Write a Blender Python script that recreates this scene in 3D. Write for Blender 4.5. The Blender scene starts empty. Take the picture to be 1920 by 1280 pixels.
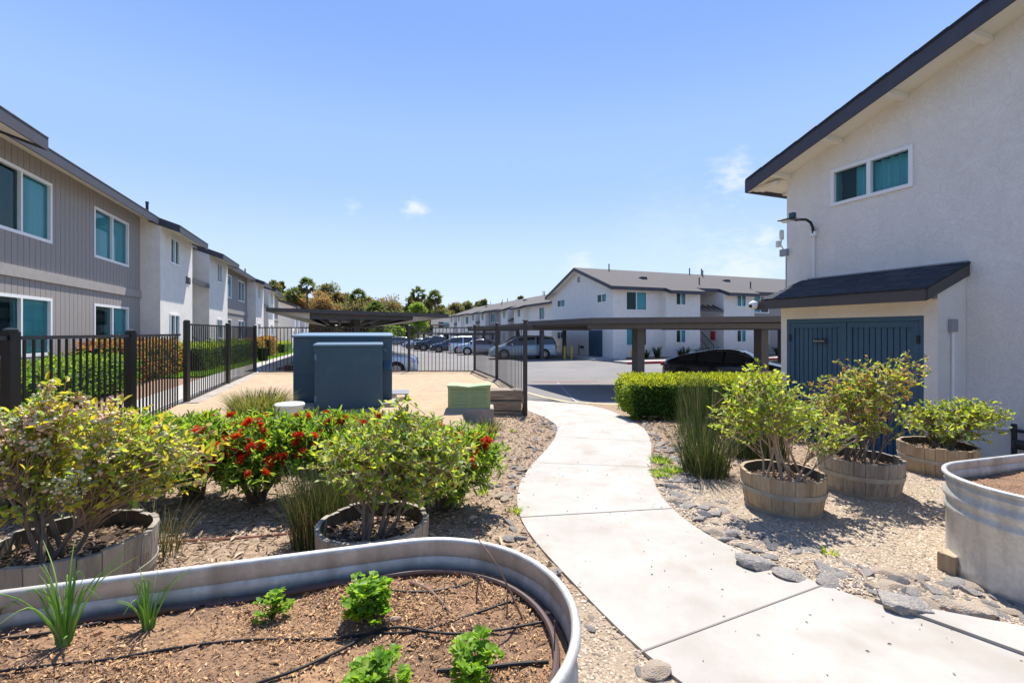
import bpy, bmesh, math, random
import numpy as np
from mathutils import Vector, Matrix
R = math.radians
sc = bpy.context.scene
C = sc.collection
rnd = random.Random(7)

# ------------------------------------------------------------------ camera, sky, sun, exposure
F, HY, CAMZ = 853.3, 622.0, 1.45
TH = R(20.7); CT, ST = math.cos(TH), math.sin(TH)
cam = bpy.data.cameras.new('camera'); cam.sensor_width = 36; cam.lens = 16.0
cam.shift_y = -18.0/1920; cam.clip_start = .05; cam.clip_end = 3000
co = bpy.data.objects.new('camera', cam); C.objects.link(co)
co.location = (0, 0, CAMZ); co.rotation_euler = (R(90), 0, 0); sc.camera = co

SUN_EL, SUN_AZ = R(62), R(6)
w = bpy.data.worlds.new('World'); sc.world = w; w.use_nodes = True
nt = w.node_tree; nt.nodes.clear()
sky = nt.nodes.new('ShaderNodeTexSky'); sky.sky_type = 'NISHITA'; sky.sun_disc = False
sky.sun_elevation = SUN_EL; sky.sun_rotation = SUN_AZ; sky.air_density = 1.0; sky.dust_density = .6; sky.ozone_density = 2.6
bg = nt.nodes.new('ShaderNodeBackground'); bg.inputs['Strength'].default_value = .104
wo = nt.nodes.new('ShaderNodeOutputWorld')
# a few thin wisps of cloud, set by compass direction in the sky itself
tc = nt.nodes.new('ShaderNodeTexCoord'); 
# pale at the horizon, periwinkle overhead: an even sky laid over the physical one
sx = nt.nodes.new('ShaderNodeSeparateXYZ'); nt.links.new(tc.outputs['Generated'], sx.inputs[0])
rp = nt.nodes.new('ShaderNodeValToRGB'); rp.color_ramp.interpolation = 'EASE'
while len(rp.color_ramp.elements) < 5: rp.color_ramp.elements.new(.5)
for e_, (p_, c_) in zip(rp.color_ramp.elements, ((0, (.66, .78, .97)), (.12, (.58, .735, .97)), (.32, (.375, .575, .96)), (.6, (.20, .385, .90)), (1, (.15, .30, .80)))): e_.position = p_; e_.color = (*c_, 1)
nt.links.new(sx.outputs[2], rp.inputs[0])
gain = nt.nodes.new('ShaderNodeMix'); gain.data_type = 'RGBA'; gain.blend_type = 'MULTIPLY'; gain.inputs[0].default_value = 1; gain.inputs[7].default_value = (4.9, 4.9, 4.9, 1)
nt.links.new(rp.outputs[0], gain.inputs[6])
base_sky = nt.nodes.new('ShaderNodeMix'); base_sky.data_type = 'RGBA'; base_sky.inputs[0].default_value = .85
nt.links.new(sky.outputs[0], base_sky.inputs[6]); nt.links.new(gain.outputs[2], base_sky.inputs[7]); prev = base_sky.outputs[2]
nz = nt.nodes.new('ShaderNodeTexNoise'); nz.inputs['Scale'].default_value = 30; nz.inputs['Detail'].default_value = 8; nz.inputs['Roughness'].default_value = .6
mpz = nt.nodes.new('ShaderNodeMapping'); mpz.inputs['Scale'].default_value = (1, 1, 2.2)
nt.links.new(tc.outputs['Generated'], mpz.inputs[0]); nt.links.new(mpz.outputs[0], nz.inputs['Vector'])
for (px, py, rad, amt) in ((772, 390, .032, .62), (1377, 330, .075, .5), (1390, 515, .14, .5), (1085, 497, .06, .4), (660, 387, .03, .4), (1440, 445, .035, .4), (1250, 430, .2, .10), (790, 395, .03, .55)):
    d = Vector(((px-960)/F, 1, (HY-py)/F)).normalized()
    dn = nt.nodes.new('ShaderNodeVectorMath'); dn.operation = 'DISTANCE'; dn.inputs[1].default_value = d
    sc_ = nt.nodes.new('ShaderNodeVectorMath'); sc_.operation = 'MULTIPLY'; sc_.inputs[1].default_value = (1, 1, 1)
    nt.links.new(tc.outputs['Generated'], dn.inputs[0])
    mr = nt.nodes.new('ShaderNodeMapRange'); mr.inputs[1].default_value = rad; mr.inputs[2].default_value = 0; mr.inputs[3].default_value = 0; mr.inputs[4].default_value = 1
    nt.links.new(dn.outputs['Value'], mr.inputs[0])
    ad = nt.nodes.new('ShaderNodeMath'); ad.operation = 'MULTIPLY_ADD'; ad.inputs[1].default_value = .45; ad.inputs[2].default_value = -.62
    nt.links.new(mr.outputs[0], ad.inputs[0])
    a2 = nt.nodes.new('ShaderNodeMath'); a2.operation = 'ADD'; nt.links.new(ad.outputs[0], a2.inputs[0]); nt.links.new(nz.outputs[0], a2.inputs[1]); a3 = nt.nodes.new('ShaderNodeMath'); a3.operation = 'MULTIPLY'; nt.links.new(a2.outputs[0], a3.inputs[0]); nt.links.new(mr.outputs[0], a3.inputs[1])
    m2 = nt.nodes.new('ShaderNodeMapRange'); m2.inputs[1].default_value = 0; m2.inputs[2].default_value = .25; m2.inputs[3].default_value = 0; m2.inputs[4].default_value = amt
    nt.links.new(a3.outputs[0], m2.inputs[0])
    mx = nt.nodes.new('ShaderNodeMix'); mx.data_type = 'RGBA'; mx.inputs[7].default_value = (4.6, 4.75, 4.9, 1)
    nt.links.new(m2.outputs[0], mx.inputs[0]); nt.links.new(prev, mx.inputs[6]); prev = mx.outputs[2]
nt.links.new(prev, bg.inputs[0]); nt.links.new(bg.outputs[0], wo.inputs[0])
sl = bpy.data.lights.new('sun', 'SUN'); sl.energy = 4.05; sl.angle = R(.5); sl.color = (1, .95, .87)
so = bpy.data.objects.new('sun', sl); C.objects.link(so)
so.rotation_euler = Vector((math.sin(SUN_AZ)*math.cos(SUN_EL), math.cos(SUN_AZ)*math.cos(SUN_EL), math.sin(SUN_EL))).to_track_quat('Z', 'Y').to_euler()
sc.view_settings.view_transform = 'Standard'; sc.view_settings.look = 'None'; sc.view_settings.gamma = 1
sc.view_settings.exposure = 1.06
sc.cycles.max_bounces = 8; sc.cycles.transparent_max_bounces = 12

# ------------------------------------------------------------------ ground heights and pixel-to-ground
def sstep(a, b, t):
    t = min(1, max(0, (t-a)/(b-a))); return t*t*(3-2*t)
def uv(x, y): return x*CT+y*ST, -x*ST+y*CT
def xy(u, v): return u*CT-v*ST, u*ST+v*CT
def ramp(y):
    if y < 6.5: return 0.
    if y < 13.5: return -.6*(y-6.5)/7
    if y < 40: return -.6
    return -.6-.012*(y-40)
def side_l(u, v): return -.45*min(1, max(0, (v-17)/25))
def H(x, y):
    u, v = uv(x, y)
    if u < -2.85: return side_l(u, v)
    return min(ramp(y), -.36*sstep(5.5, 7.3, u))
# terrace (fenced sand yard) between the fence corners
def onpx(px, d): return (px-960)/F*d, d
PC, PD_, PE = onpx(350, 8.6), onpx(427, 11.6), onpx(478, 15.0)
P1, P2 = onpx(630, 15.1), onpx(767, 15.2)
PF, PM, PG = onpx(890, 15.3), onpx(932, 12.4), onpx(985, 9.1)
YARD = [PC, PD_, PE, P1, P2, PF, PM, PG]
def inpoly(x, y, P):
    c = False; j = len(P)-1
    for i in range(len(P)):
        if (P[i][1] > y) != (P[j][1] > y) and x < (P[j][0]-P[i][0])*(y-P[i][1])/(P[j][1]-P[i][1])+P[i][0]: c = not c
        j = i
    return c
YARDP = [(PC[0], 6.2)]+YARD+[(PG[0]-.02, 9.34), (-.72, 9.34), (-.85, 6.2)]
def terr(x, y): return max(H(x, y)*0, .12*sstep(6.6, 8.0, y)) if x < -.66 or y < 9 else .16
def HT(x, y):
    if inpoly(x, y, YARDP): return terr(x, y)
    return H(x, y)
def G(px, py, h=H):
    lo = 1.2
    t = (px-960)/F; s = (py-HY)/F
    d = lo
    while d < 200:
        if CAMZ-s*d <= h(t*d, d): break
        d += .01 if d < 20 else .1
    return t*d, d
def Z(py, d): return CAMZ-(py-HY)*d/F

# ------------------------------------------------------------------ helpers
MATS = {}
def mat(name, col, rough=.8, col2=None, ns=5., bump=0., bs=40., metal=0., spec=.5, stretch=None, detail=6, contrast=(.35, .65), bdist=.02, col3=None, ns3=1.2):
    m = bpy.data.materials.new(name); m.use_nodes = True; n = m.node_tree
    b = n.nodes['Principled BSDF']
    b.inputs['Base Color'].default_value = (*col, 1); b.inputs['Roughness'].default_value = rough
    b.inputs['Metallic'].default_value = metal; b.inputs['Specular IOR Level'].default_value = spec
    tc = n.nodes.new('ShaderNodeTexCoord'); vec = tc.outputs['Object']
    if stretch:
        mp = n.nodes.new('ShaderNodeMapping'); mp.inputs['Scale'].default_value = stretch
        n.links.new(vec, mp.inputs[0]); vec = mp.outputs[0]
    if col2:
        t = n.nodes.new('ShaderNodeTexNoise'); t.inputs['Scale'].default_value = ns; t.inputs['Detail'].default_value = detail; t.inputs['Roughness'].default_value = .65
        n.links.new(vec, t.inputs['Vector'])
        r = n.nodes.new('ShaderNodeMapRange'); r.inputs[1].default_value, r.inputs[2].default_value = contrast
        n.links.new(t.outputs[0], r.inputs[0])
        x = n.nodes.new('ShaderNodeMix'); x.data_type = 'RGBA'; x.inputs[6].default_value = (*col, 1); x.inputs[7].default_value = (*col2, 1)
        n.links.new(r.outputs[0], x.inputs[0]); out = x.outputs[2]
        if col3:
            t3 = n.nodes.new('ShaderNodeTexNoise'); t3.inputs['Scale'].default_value = ns3; t3.inputs['Detail'].default_value = 5
            n.links.new(vec, t3.inputs['Vector'])
            r3 = n.nodes.new('ShaderNodeMapRange'); r3.inputs[1].default_value, r3.inputs[2].default_value = .5, .7
            n.links.new(t3.outputs[0], r3.inputs[0])
            x3 = n.nodes.new('ShaderNodeMix'); x3.data_type = 'RGBA'; x3.inputs[7].default_value = (*col3, 1)
            n.links.new(r3.outputs[0], x3.inputs[0]); n.links.new(out, x3.inputs[6]); out = x3.outputs[2]
        n.links.new(out, b.inputs['Base Color'])
    if bump:
        t2 = n.nodes.new('ShaderNodeTexNoise'); t2.inputs['Scale'].default_value = bs; t2.inputs['Detail'].default_value = 5
        n.links.new(vec, t2.inputs['Vector'])
        bp = n.nodes.new('ShaderNodeBump'); bp.inputs['Strength'].default_value = bump; bp.inputs['Distance'].default_value = bdist
        n.links.new(t2.outputs[0], bp.inputs['Height']); n.links.new(bp.outputs[0], b.inputs['Normal'])
    MATS[name] = m; return m
def leafmat(name, col, trans=.48, rough=.5):
    m = bpy.data.materials.new(name); m.use_nodes = True; n = m.node_tree; n.nodes.clear()
    o = n.nodes.new('ShaderNodeOutputMaterial'); p = n.nodes.new('ShaderNodeBsdfPrincipled'); t = n.nodes.new('ShaderNodeBsdfTranslucent'); x = n.nodes.new('ShaderNodeMixShader')
    p.inputs['Base Color'].default_value = (*col, 1); p.inputs['Roughness'].default_value = rough; p.inputs['Specular IOR Level'].default_value = .35
    t.inputs[0].default_value = (min(1, col[0]*1.5+.02), min(1, col[1]*1.5+.03), col[2]*.7, 1); x.inputs[0].default_value = trans
    n.links.new(p.outputs[0], x.inputs[1]); n.links.new(t.outputs[0], x.inputs[2]); n.links.new(x.outputs[0], o.inputs[0])
    MATS[name] = m; return m

class MB:
    def __init__(s): s.v = []; s.f = []; s.m = []; s.cur = 0
    def add(s, vs, fs):
        o = len(s.v); s.v += [tuple(p) for p in vs]
        for f in fs: s.f.append(tuple(i+o for i in f)); s.m.append(s.cur)
        return s
    def box(s, x0, x1, y0, y1, z0, z1, M=None):
        vs = [Vector((x, y, z)) for z in (z0, z1) for (x, y) in ((x0, y0), (x1, y0), (x1, y1), (x0, y1))]
        if M: vs = [M @ p for p in vs]
        return s.add(vs, [(3, 2, 1, 0), (4, 5, 6, 7), (0, 1, 5, 4), (1, 2, 6, 5), (2, 3, 7, 6), (3, 0, 4, 7)])
    def bar(s, a, b, wx, wy=None):
        a, b = Vector(a), Vector(b); d = (b-a); L = d.length
        M = Matrix.Translation(a) @ d.to_track_quat('Z', 'Y').to_matrix().to_4x4(); wy = wy or wx
        return s.box(-wx/2, wx/2, -wy/2, wy/2, 0, L, M)
    def quad(s, *p): return s.add(p, [tuple(range(len(p)))])
    def prism(s, poly, z0, z1):
        n = len(poly); vs = [(x, y, z0) for x, y in poly]+[(x, y, z1) for x, y in poly]
        return s.add(vs, [tuple(range(n-1, -1, -1)), tuple(range(n, 2*n))]+[(i, (i+1) % n, (i+1) % n+n, i+n) for i in range(n)])
    def tube(s, pts, rad, n=6, cap=True):
        pts = [Vector(p) for p in pts]; k = len(pts)
        rad = [rad]*k if not hasattr(rad, '__len__') else rad
        vs = []; up = Vector((0.13, .21, 1)).normalized()
        for i, p in enumerate(pts):
            t = (pts[min(i+1, k-1)]-pts[max(i-1, 0)])
            if t.length < 1e-9: t = Vector((0, 0, 1))
            t.normalize(); a = t.cross(up)
            if a.length < .1: a = t.cross(Vector((1, 0, 0)))
            a.normalize(); b = t.cross(a)
            for j in range(n):
                q = 2*math.pi*j/n; vs.append(p+(a*math.cos(q)+b*math.sin(q))*rad[i])
        fs = [(i*n+j, i*n+(j+1) % n, (i+1)*n+(j+1) % n, (i+1)*n+j) for i in range(k-1) for j in range(n)]
        if cap: fs += [tuple(range(n-1, -1, -1)), tuple(range((k-1)*n, k*n))]
        return s.add(vs, fs)
    def lathe(s, prof, n=24, c=(0, 0, 0), cap=False):
        vs = [(c[0]+r*math.cos(2*math.pi*j/n), c[1]+r*math.sin(2*math.pi*j/n), c[2]+z) for r, z in prof for j in range(n)]
        k = len(prof)
        fs = [(i*n+j, i*n+(j+1) % n, (i+1)*n+(j+1) % n, (i+1)*n+j) for i in range(k-1) for j in range(n)]
        if cap: fs += [tuple(range(n-1, -1, -1)), tuple(range((k-1)*n, k*n))]
        return s.add(vs, fs)
    def build(s, name, mats, parent=None, smooth=False, bevel=0):
        me = bpy.data.meshes.new(name); me.from_pydata(s.v, [], s.f)
        if not isinstance(mats, (list, tuple)): mats = [mats]
        for m in mats: me.materials.append(MATS[m] if isinstance(m, str) else m)
        if len(mats) > 1: me.polygons.foreach_set('material_index', s.m)
        if smooth:
            me.polygons.foreach_set('use_smooth', [True]*len(me.polygons))
            me.set_sharp_from_angle(angle=R(40))
        me.update(); o = bpy.data.objects.new(name, me); C.objects.link(o)
        if parent: o.parent = parent
        if bevel:
            b = o.modifiers.new('bevel', 'BEVEL'); b.width = bevel; b.segments = 2; b.limit_method = 'ANGLE'; b.angle_limit = R(40)
        return o
def np_mesh(name, V, Q, mi, mats, parent=None, smooth=False):
    """V (n,3) verts, Q (m,k) faces, mi (m,) material index"""
    me = bpy.data.meshes.new(name); V = np.asarray(V, np.float32); Q = np.asarray(Q, np.int32); k = Q.shape[1]
    me.vertices.add(len(V)); me.vertices.foreach_set('co', V.ravel())
    me.loops.add(Q.size); me.loops.foreach_set('vertex_index', Q.ravel())
    me.polygons.add(len(Q)); me.polygons.foreach_set('loop_start', np.arange(0, Q.size, k, dtype=np.int32))
    for m in mats: me.materials.append(MATS[m])
    me.polygons.foreach_set('material_index', np.asarray(mi, np.int32))
    if smooth: me.polygons.foreach_set('use_smooth', np.ones(len(Q), bool))
    me.update(calc_edges=True); me.validate()
    o = bpy.data.objects.new(name, me); C.objects.link(o)
    if parent: o.parent = parent
    return o
def tag(o, label, cat, group=None):
    o['label'] = label; o['category'] = cat
    if group: o['group'] = group
    return o
def struct(o, kind='structure'): o['kind'] = kind; return o
def thing(name, label, cat, loc=(0, 0, 0), rz=0, group=None):
    o = bpy.data.objects.new(name, None); C.objects.link(o); o.empty_display_size = .1
    o.location = loc; o.rotation_euler = (0, 0, rz); return tag(o, label, cat, group)
def copy_tree(o, parent=None):
    c = o.copy(); C.objects.link(c)
    if parent: c.parent = parent
    for ch in list(o.children): copy_tree(ch, c)
    return c
def norm(a): return a/np.maximum(np.linalg.norm(a, axis=-1, keepdims=True), 1e-9)
def leaf_arrays(pos, d, rng, L, W, fold=.35, up=None):
    n = len(pos); d = norm(d); L = np.broadcast_to(L, (n,))[:, None]; W = np.broadcast_to(W, (n,))[:, None]
    if up is None: up = norm(np.array([0, 0, 1.])+rng.normal(0, .55, (n, 3)))
    s = norm(np.cross(d, up)); nn = np.cross(s, d)
    v = np.stack([pos, pos+d*L*.33+s*W*.5+nn*W*fold*.5, pos+d*L*.72+s*W*.4+nn*W*fold*.4, pos+d*L-nn*L*.12,
                  pos+d*L*.72-s*W*.4+nn*W*fold*.4, pos+d*L*.33-s*W*.5+nn*W*fold*.5], 1).reshape(-1, 3)
    b = (np.arange(n)*6)[:, None]
    q = np.stack([b+np.array([0, 1, 2, 3]), b+np.array([0, 3, 4, 5])], 1).reshape(-1, 4)
    return v, q
def leaf_mesh(name, pos, d, rng, L, W, mats, probs, parent=None, fold=.35, mi=None, up=None):
    v, q = leaf_arrays(pos, d, rng, L, W, fold, up)
    if mi is None: mi = rng.choice(len(mats), len(pos), p=probs)
    return np_mesh(name, v, q, np.repeat(mi, 2), mats, parent)
def blade_mesh(name, rng, n, r, h, w, lean, mats, probs, parent=None, hv=.35, droop=.3):
    a = rng.uniform(0, 2*np.pi, n); rr = r*np.sqrt(rng.uniform(0, 1, n))
    base = np.stack([rr*np.cos(a), rr*np.sin(a), np.zeros(n)], 1)
    a2 = a+rng.normal(0, .6, n); out = np.stack([np.cos(a2), np.sin(a2), np.zeros(n)], 1)
    hh = h*(1-hv*rng.uniform(0, 1, n)); ln = lean*(rr/r*.8+.2)*rng.uniform(.3, 1.2, n)
    side = np.stack([-np.sin(a2+rng.normal(0, 1, n)), np.cos(a2), np.zeros(n)], 1); side = norm(side)
    vs = []
    for t, ww in ((0, 1), (.35, .95), (.7, .7), (1, .12)):
        p = base+out*(ln*hh*(t**1.6))[:, None]; p[:, 2] += hh*(t-droop*ln*t**3)
        vs += [p-side*w*ww*.5, p+side*w*ww*.5]
    V = np.stack(vs, 1).reshape(-1, 3); b = (np.arange(n)*8)[:, None]
    Q = np.stack([b+np.array([0, 1, 3, 2]), b+np.array([2, 3, 5, 4]), b+np.array([4, 5, 7, 6])], 1).reshape(-1, 4)
    return np_mesh(name, V, Q, np.repeat(rng.choice(len(mats), n, p=probs), 3), mats, parent)

# ------------------------------------------------------------------ materials
mat('stucco', (.84, .795, .735), .95, (.76, .715, .655), 3, .55, 38, bdist=.03)
mat('soffit_paint', (.85, .80, .70), .8)
mat('siding_paint', (.33, .30, .28), .75, (.29, .265, .25), 14, .15, 60, stretch=(6, 6, .5))
mat('belt_paint', (.36, .33, .305), .75, (.31, .285, .27), 6)
mat('fascia_paint', (.062, .062, .078), .6, (.05, .05, .065), 6)
mat('shingle', (.125, .112, .105), .95, (.085, .078, .075), 14, .8, 30, stretch=(1, 3, 3))
mat('shingle_dark', (.05, .058, .078), .9, (.016, .02, .028), 22, 1, 45, stretch=(1, 3, 3))
mat('shingle_navy', (.035, .045, .068), .9, (.016, .02, .03), 30, 1, 60); mat('shingle_slate', (.065, .072, .088), .9, (.035, .04, .05), 30, 1, 60)
mat('vinyl_white', (.82, .82, .82), .4)
mat('curtain_dark', (.035, .04, .042), .9)  # near-black colour painted in for the unlit room behind the glass, no fabric
mat('curtain_teal', (.80, .90, .92), .9, (.66, .77, .79), 9, stretch=(3, 3, .05))
mat('screen_grey', (.16, .16, .165), .9)
mat('fence_black', (.012, .012, .013), .35, spec=.5)
mat('fence_bronze', (.03, .027, .026), .45)
mat('carport_paint', (.075, .068, .066), .55, (.062, .056, .055), 3)
mat('carport_soffit', (.62, .55, .47), .8)
mat('door_blue', (.042, .105, .165), .5, (.036, .09, .145), 3)
mat('box_blue', (.036, .088, .132), .42, (.03, .074, .112), 1.5, col3=(.046, .10, .14), ns3=3)
mat('box_lid', (.11, .185, .25), .4)
mat('green_box', (.30, .39, .19), .55, (.26, .34, .165), 5)
mat('white_plastic', (.70, .74, .64), .45)
mat('grey_metal', (.32, .33, .35), .45, metal=.3)
mat('dark_metal', (.02, .021, .024), .45)
mat('concrete', (.405, .377, .335), .9, (.325, .303, .27), 1.7, .35, 150, col3=(.325, .29, .245), ns3=2.6, bdist=.004, contrast=(.42, .72), detail=9)
mat('concrete_joint', (.22, .195, .17), .95)
mat('sidewalk_concrete', (.38, .365, .34), .9, (.33, .32, .30), 2)
mat('pad_concrete', (.38, .335, .285), .95, (.27, .24, .205), 4, .4, 30)
mat('asphalt', (.195, .182, .172), .95, (.16, .15, .143), .5, .3, 160, col3=(.2, .185, .175), ns3=.12, bdist=.006)
mat('paint_yellow', (.72, .58, .25), .8, (.5, .43, .28), 9)
mat('paint_red', (.42, .045, .05), .7, (.33, .05, .05), 6)
mat('paint_white', (.34, .33, .315), .85, (.18, .17, .165), 14)
mat('wood_grey', (.33, .29, .245), .9, (.17, .145, .12), 9, .5, 26, stretch=(3, 3, .35), col3=(.42, .36, .28), ns3=2.5)
mat('wood_warm', (.45, .345, .225), .85, (.30, .22, .135), 7, .4, 26, stretch=(3, 3, .35), col3=(.19, .115, .06), ns3=2.0)
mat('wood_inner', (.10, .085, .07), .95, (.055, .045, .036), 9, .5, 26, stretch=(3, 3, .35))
mat('hoop_steel', (.36, .345, .31), .6, (.27, .25, .21), 12, metal=.3)
mat('timber', (.29, .225, .165), .95, (.13, .10, .075), 5, .9, 14, stretch=(.6, 5, 5), col3=(.42, .34, .25), ns3=3)
mat('soil', (.085, .052, .033), 1, (.045, .028, .019), 12, 1, 60)
mat('tank_soil', (.29, .17, .095), 1, (.165, .10, .062), 5, 1, 70, col3=(.38, .225, .115), ns3=3)
mat('bark_chip_a', (.46, .27, .13), .95); mat('bark_chip_b', (.30, .165, .08), .95); mat('bark_chip_c', (.58, .38, .20), .95)
mat('mulch_a', (.40, .29, .20), .95); mat('mulch_b', (.25, .17, .115), .95); mat('mulch_c', (.54, .42, .30), .95); mat('mulch_d', (.13, .09, .065), .95)
mat('pebble_a', (.44, .35, .26), .9); mat('pebble_b', (.32, .245, .175), .9); mat('pebble_c', (.54, .455, .36), .9); mat('pebble_d', (.15, .125, .105), .9)
mat('stone_grey', (.31, .285, .26), .9, (.20, .19, .18), 8, .8, 14, col3=(.42, .35, .275), ns3=5)
mat('stone_tan', (.42, .34, .26), .9, (.33, .28, .23), 8, .8, 14, col3=(.45, .31, .18), ns3=6)
mat('stone_dark', (.15, .145, .145), .85, (.09, .09, .092), 8, .8, 14)
mat('hose_black', (.014, .014, .016), .6, spec=.25); mat('hose_brown', (.075, .045, .04), .6)
mat('twig', (.22, .14, .10), .9); mat('twig_pale', (.36, .26, .18), .9)
mat('bark', (.24, .185, .14), .95, (.13, .10, .075), 20, .8, 40, stretch=(1, 1, .3))
mat('bark_thin', (.30, .20, .13), .9)
mat('trunk', (.14, .11, .09), .95, (.09, .07, .055), 3)
mat('rust_red', (.42, .03, .03), .6)
mat('hydrant_yellow', (.75, .45, .02), .5); mat('hydrant_red', (.55, .06, .02), .5)
mat('bollard_yellow', (.60, .37, .04), .6)
mat('tyre', (.012, .012, .012), .8); mat('rim', (.45, .46, .48), .3, metal=.8)
mat('lamp_red', (.45, .01, .02), .25); mat('lamp_clear', (.7, .72, .75), .2)
mat('brass', (.38, .25, .06), .4, metal=.7)
mat('hill_brush', (.11, .10, .055), 1, (.065, .07, .035), .06)
for n_, c_ in dict(leaf_a=(.25, .35, .05), leaf_b=(.13, .235, .05), leaf_c=(.44, .47, .07), leaf_d=(.52, .43, .06), leaf_e=(.32, .40, .22), leaf_f=(.30, .16, .05), leaf_g=(.36, .22, .14), leaf_dead=(.33, .24, .14),
                   brush_a=(.14, .27, .035), brush_b=(.05, .12, .022), brush_c=(.30, .42, .05), box_a=(.085, .19, .028), box_b=(.038, .10, .018), box_c=(.44, .42, .04), box_d=(.28, .34, .04),
                   rush_a=(.06, .095, .028), rush_b=(.11, .135, .045), rush_c=(.22, .18, .10), rush_d=(.03, .045, .016), grass_a=(.15, .165, .06), grass_b=(.26, .22, .11),
                   parsley_a=(.21, .36, .035), parsley_b=(.13, .27, .03), parsley_c=(.33, .45, .07), onion_a=(.17, .31, .07), onion_b=(.29, .42, .14), lawn_a=(.12, .25, .025), lawn_b=(.19, .33, .045),
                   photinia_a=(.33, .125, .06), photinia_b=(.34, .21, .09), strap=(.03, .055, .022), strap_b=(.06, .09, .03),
                   euc_a=(.18, .135, .085), euc_b=(.12, .125, .07), euc_c=(.25, .155, .095), euc_d=(.32, .18, .09), far_green=(.11, .145, .06), far_dark=(.07, .09, .05), far_bright=(.22, .33, .045), far_bright_b=(.14, .25, .035),
                   palm_a=(.075, .10, .04), palm_b=(.12, .15, .065), palm_dead=(.17, .125, .07)).items():
    leafmat(n_, c_, *((.12, .7) if n_.startswith('rush') else ()))
leafmat('bristle', (.66, .03, .018), .35, .6); leafmat('bristle_old', (.18, .02, .02), .2, .7); mat('anther', (.75, .45, .05), .7)
mat('berry_pink', (.78, .44, .30), .6, (.74, .56, .34), 30); mat('berry_violet', (.40, .22, .30), .6); mat('berry_green', (.48, .47, .27), .5)

def glass_mat():
    m = bpy.data.materials.new('window_glass'); m.use_nodes = True; n = m.node_tree; n.nodes.clear()
    o = n.nodes.new('ShaderNodeOutputMaterial'); t = n.nodes.new('ShaderNodeBsdfTransparent'); t.inputs[0].default_value = (.42, .80, .84, 1)
    g = n.nodes.new('ShaderNodeBsdfGlossy'); g.inputs['Roughness'].default_value = .02; g.inputs[0].default_value = (.5, .64, .67, 1)
    f = n.nodes.new('ShaderNodeFresnel'); f.inputs[0].default_value = 1.5
    x = n.nodes.new('ShaderNodeMixShader'); n.links.new(f.outputs[0], x.inputs[0]); n.links.new(t.outputs[0], x.inputs[1]); n.links.new(g.outputs[0], x.inputs[2]); n.links.new(x.outputs[0], o.inputs[0])
    MATS['window_glass'] = m
glass_mat()
mat('car_glass', (.03, .036, .044), .03, spec=.9)
def paint(name, col, metal=.3, rough=.25):
    m = mat(name, col, rough, metal=metal); m.node_tree.nodes['Principled BSDF'].inputs['Coat Weight'].default_value = .6; m.node_tree.nodes['Principled BSDF'].inputs['Coat Roughness'].default_value = .06
for n_, c_ in dict(car_black=(.035, .042, .055), car_silver=(.42, .47, .52), car_van=(.33, .42, .47), car_white=(.72, .74, .76), car_navy=(.03, .05, .09), car_grey=(.15, .16, .17), car_blue=(.25, .33, .45)).items(): paint(n_, c_, *((.65, .18) if n_ == 'car_black' else ()))
def galv():
    m = mat('galvanised', (.55, .56, .56), .42, metal=.4); n = m.node_tree; b = n.nodes['Principled BSDF']
    tc = n.nodes.new('ShaderNodeTexCoord'); v = n.nodes.new('ShaderNodeTexVoronoi'); v.inputs['Scale'].default_value = 55
    t = n.nodes.new('ShaderNodeTexNoise'); t.inputs['Scale'].default_value = 4; t.inputs['Detail'].default_value = 8
    mp = n.nodes.new('ShaderNodeMapping'); mp.inputs['Scale'].default_value = (2.5, 2.5, .5)
    n.links.new(tc.outputs['Object'], v.inputs['Vector']); n.links.new(tc.outputs['Object'], mp.inputs[0]); n.links.new(mp.outputs[0], t.inputs['Vector'])
    a = n.nodes.new('ShaderNodeMix'); a.data_type = 'RGBA'; a.inputs[0].default_value = .12; a.inputs[6].default_value = (.56, .555, .53, 1)
    bw = n.nodes.new('ShaderNodeRGBToBW'); n.links.new(v.outputs['Color'], bw.inputs[0]); n.links.new(bw.outputs[0], a.inputs[7])
    r = n.nodes.new('ShaderNodeMapRange'); r.inputs[1].default_value, r.inputs[2].default_value = .45, .72
    x = n.nodes.new('ShaderNodeMix'); x.data_type = 'RGBA'; x.inputs[7].default_value = (.36, .335, .285, 1)
    n.links.new(t.outputs[0], r.inputs[0]); n.links.new(r.outputs[0], x.inputs[0]); n.links.new(a.outputs[2], x.inputs[6]); n.links.new(x.outputs[2], b.inputs['Base Color'])
    r2 = n.nodes.new('ShaderNodeMapRange'); r2.inputs[1].default_value, r2.inputs[2].default_value, r2.inputs[3].default_value, r2.inputs[4].default_value = .3, .7, .46, .66
    n.links.new(t.outputs[0], r2.inputs[0]); n.links.new(r2.outputs[0], b.inputs['Roughness'])
galv()
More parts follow.
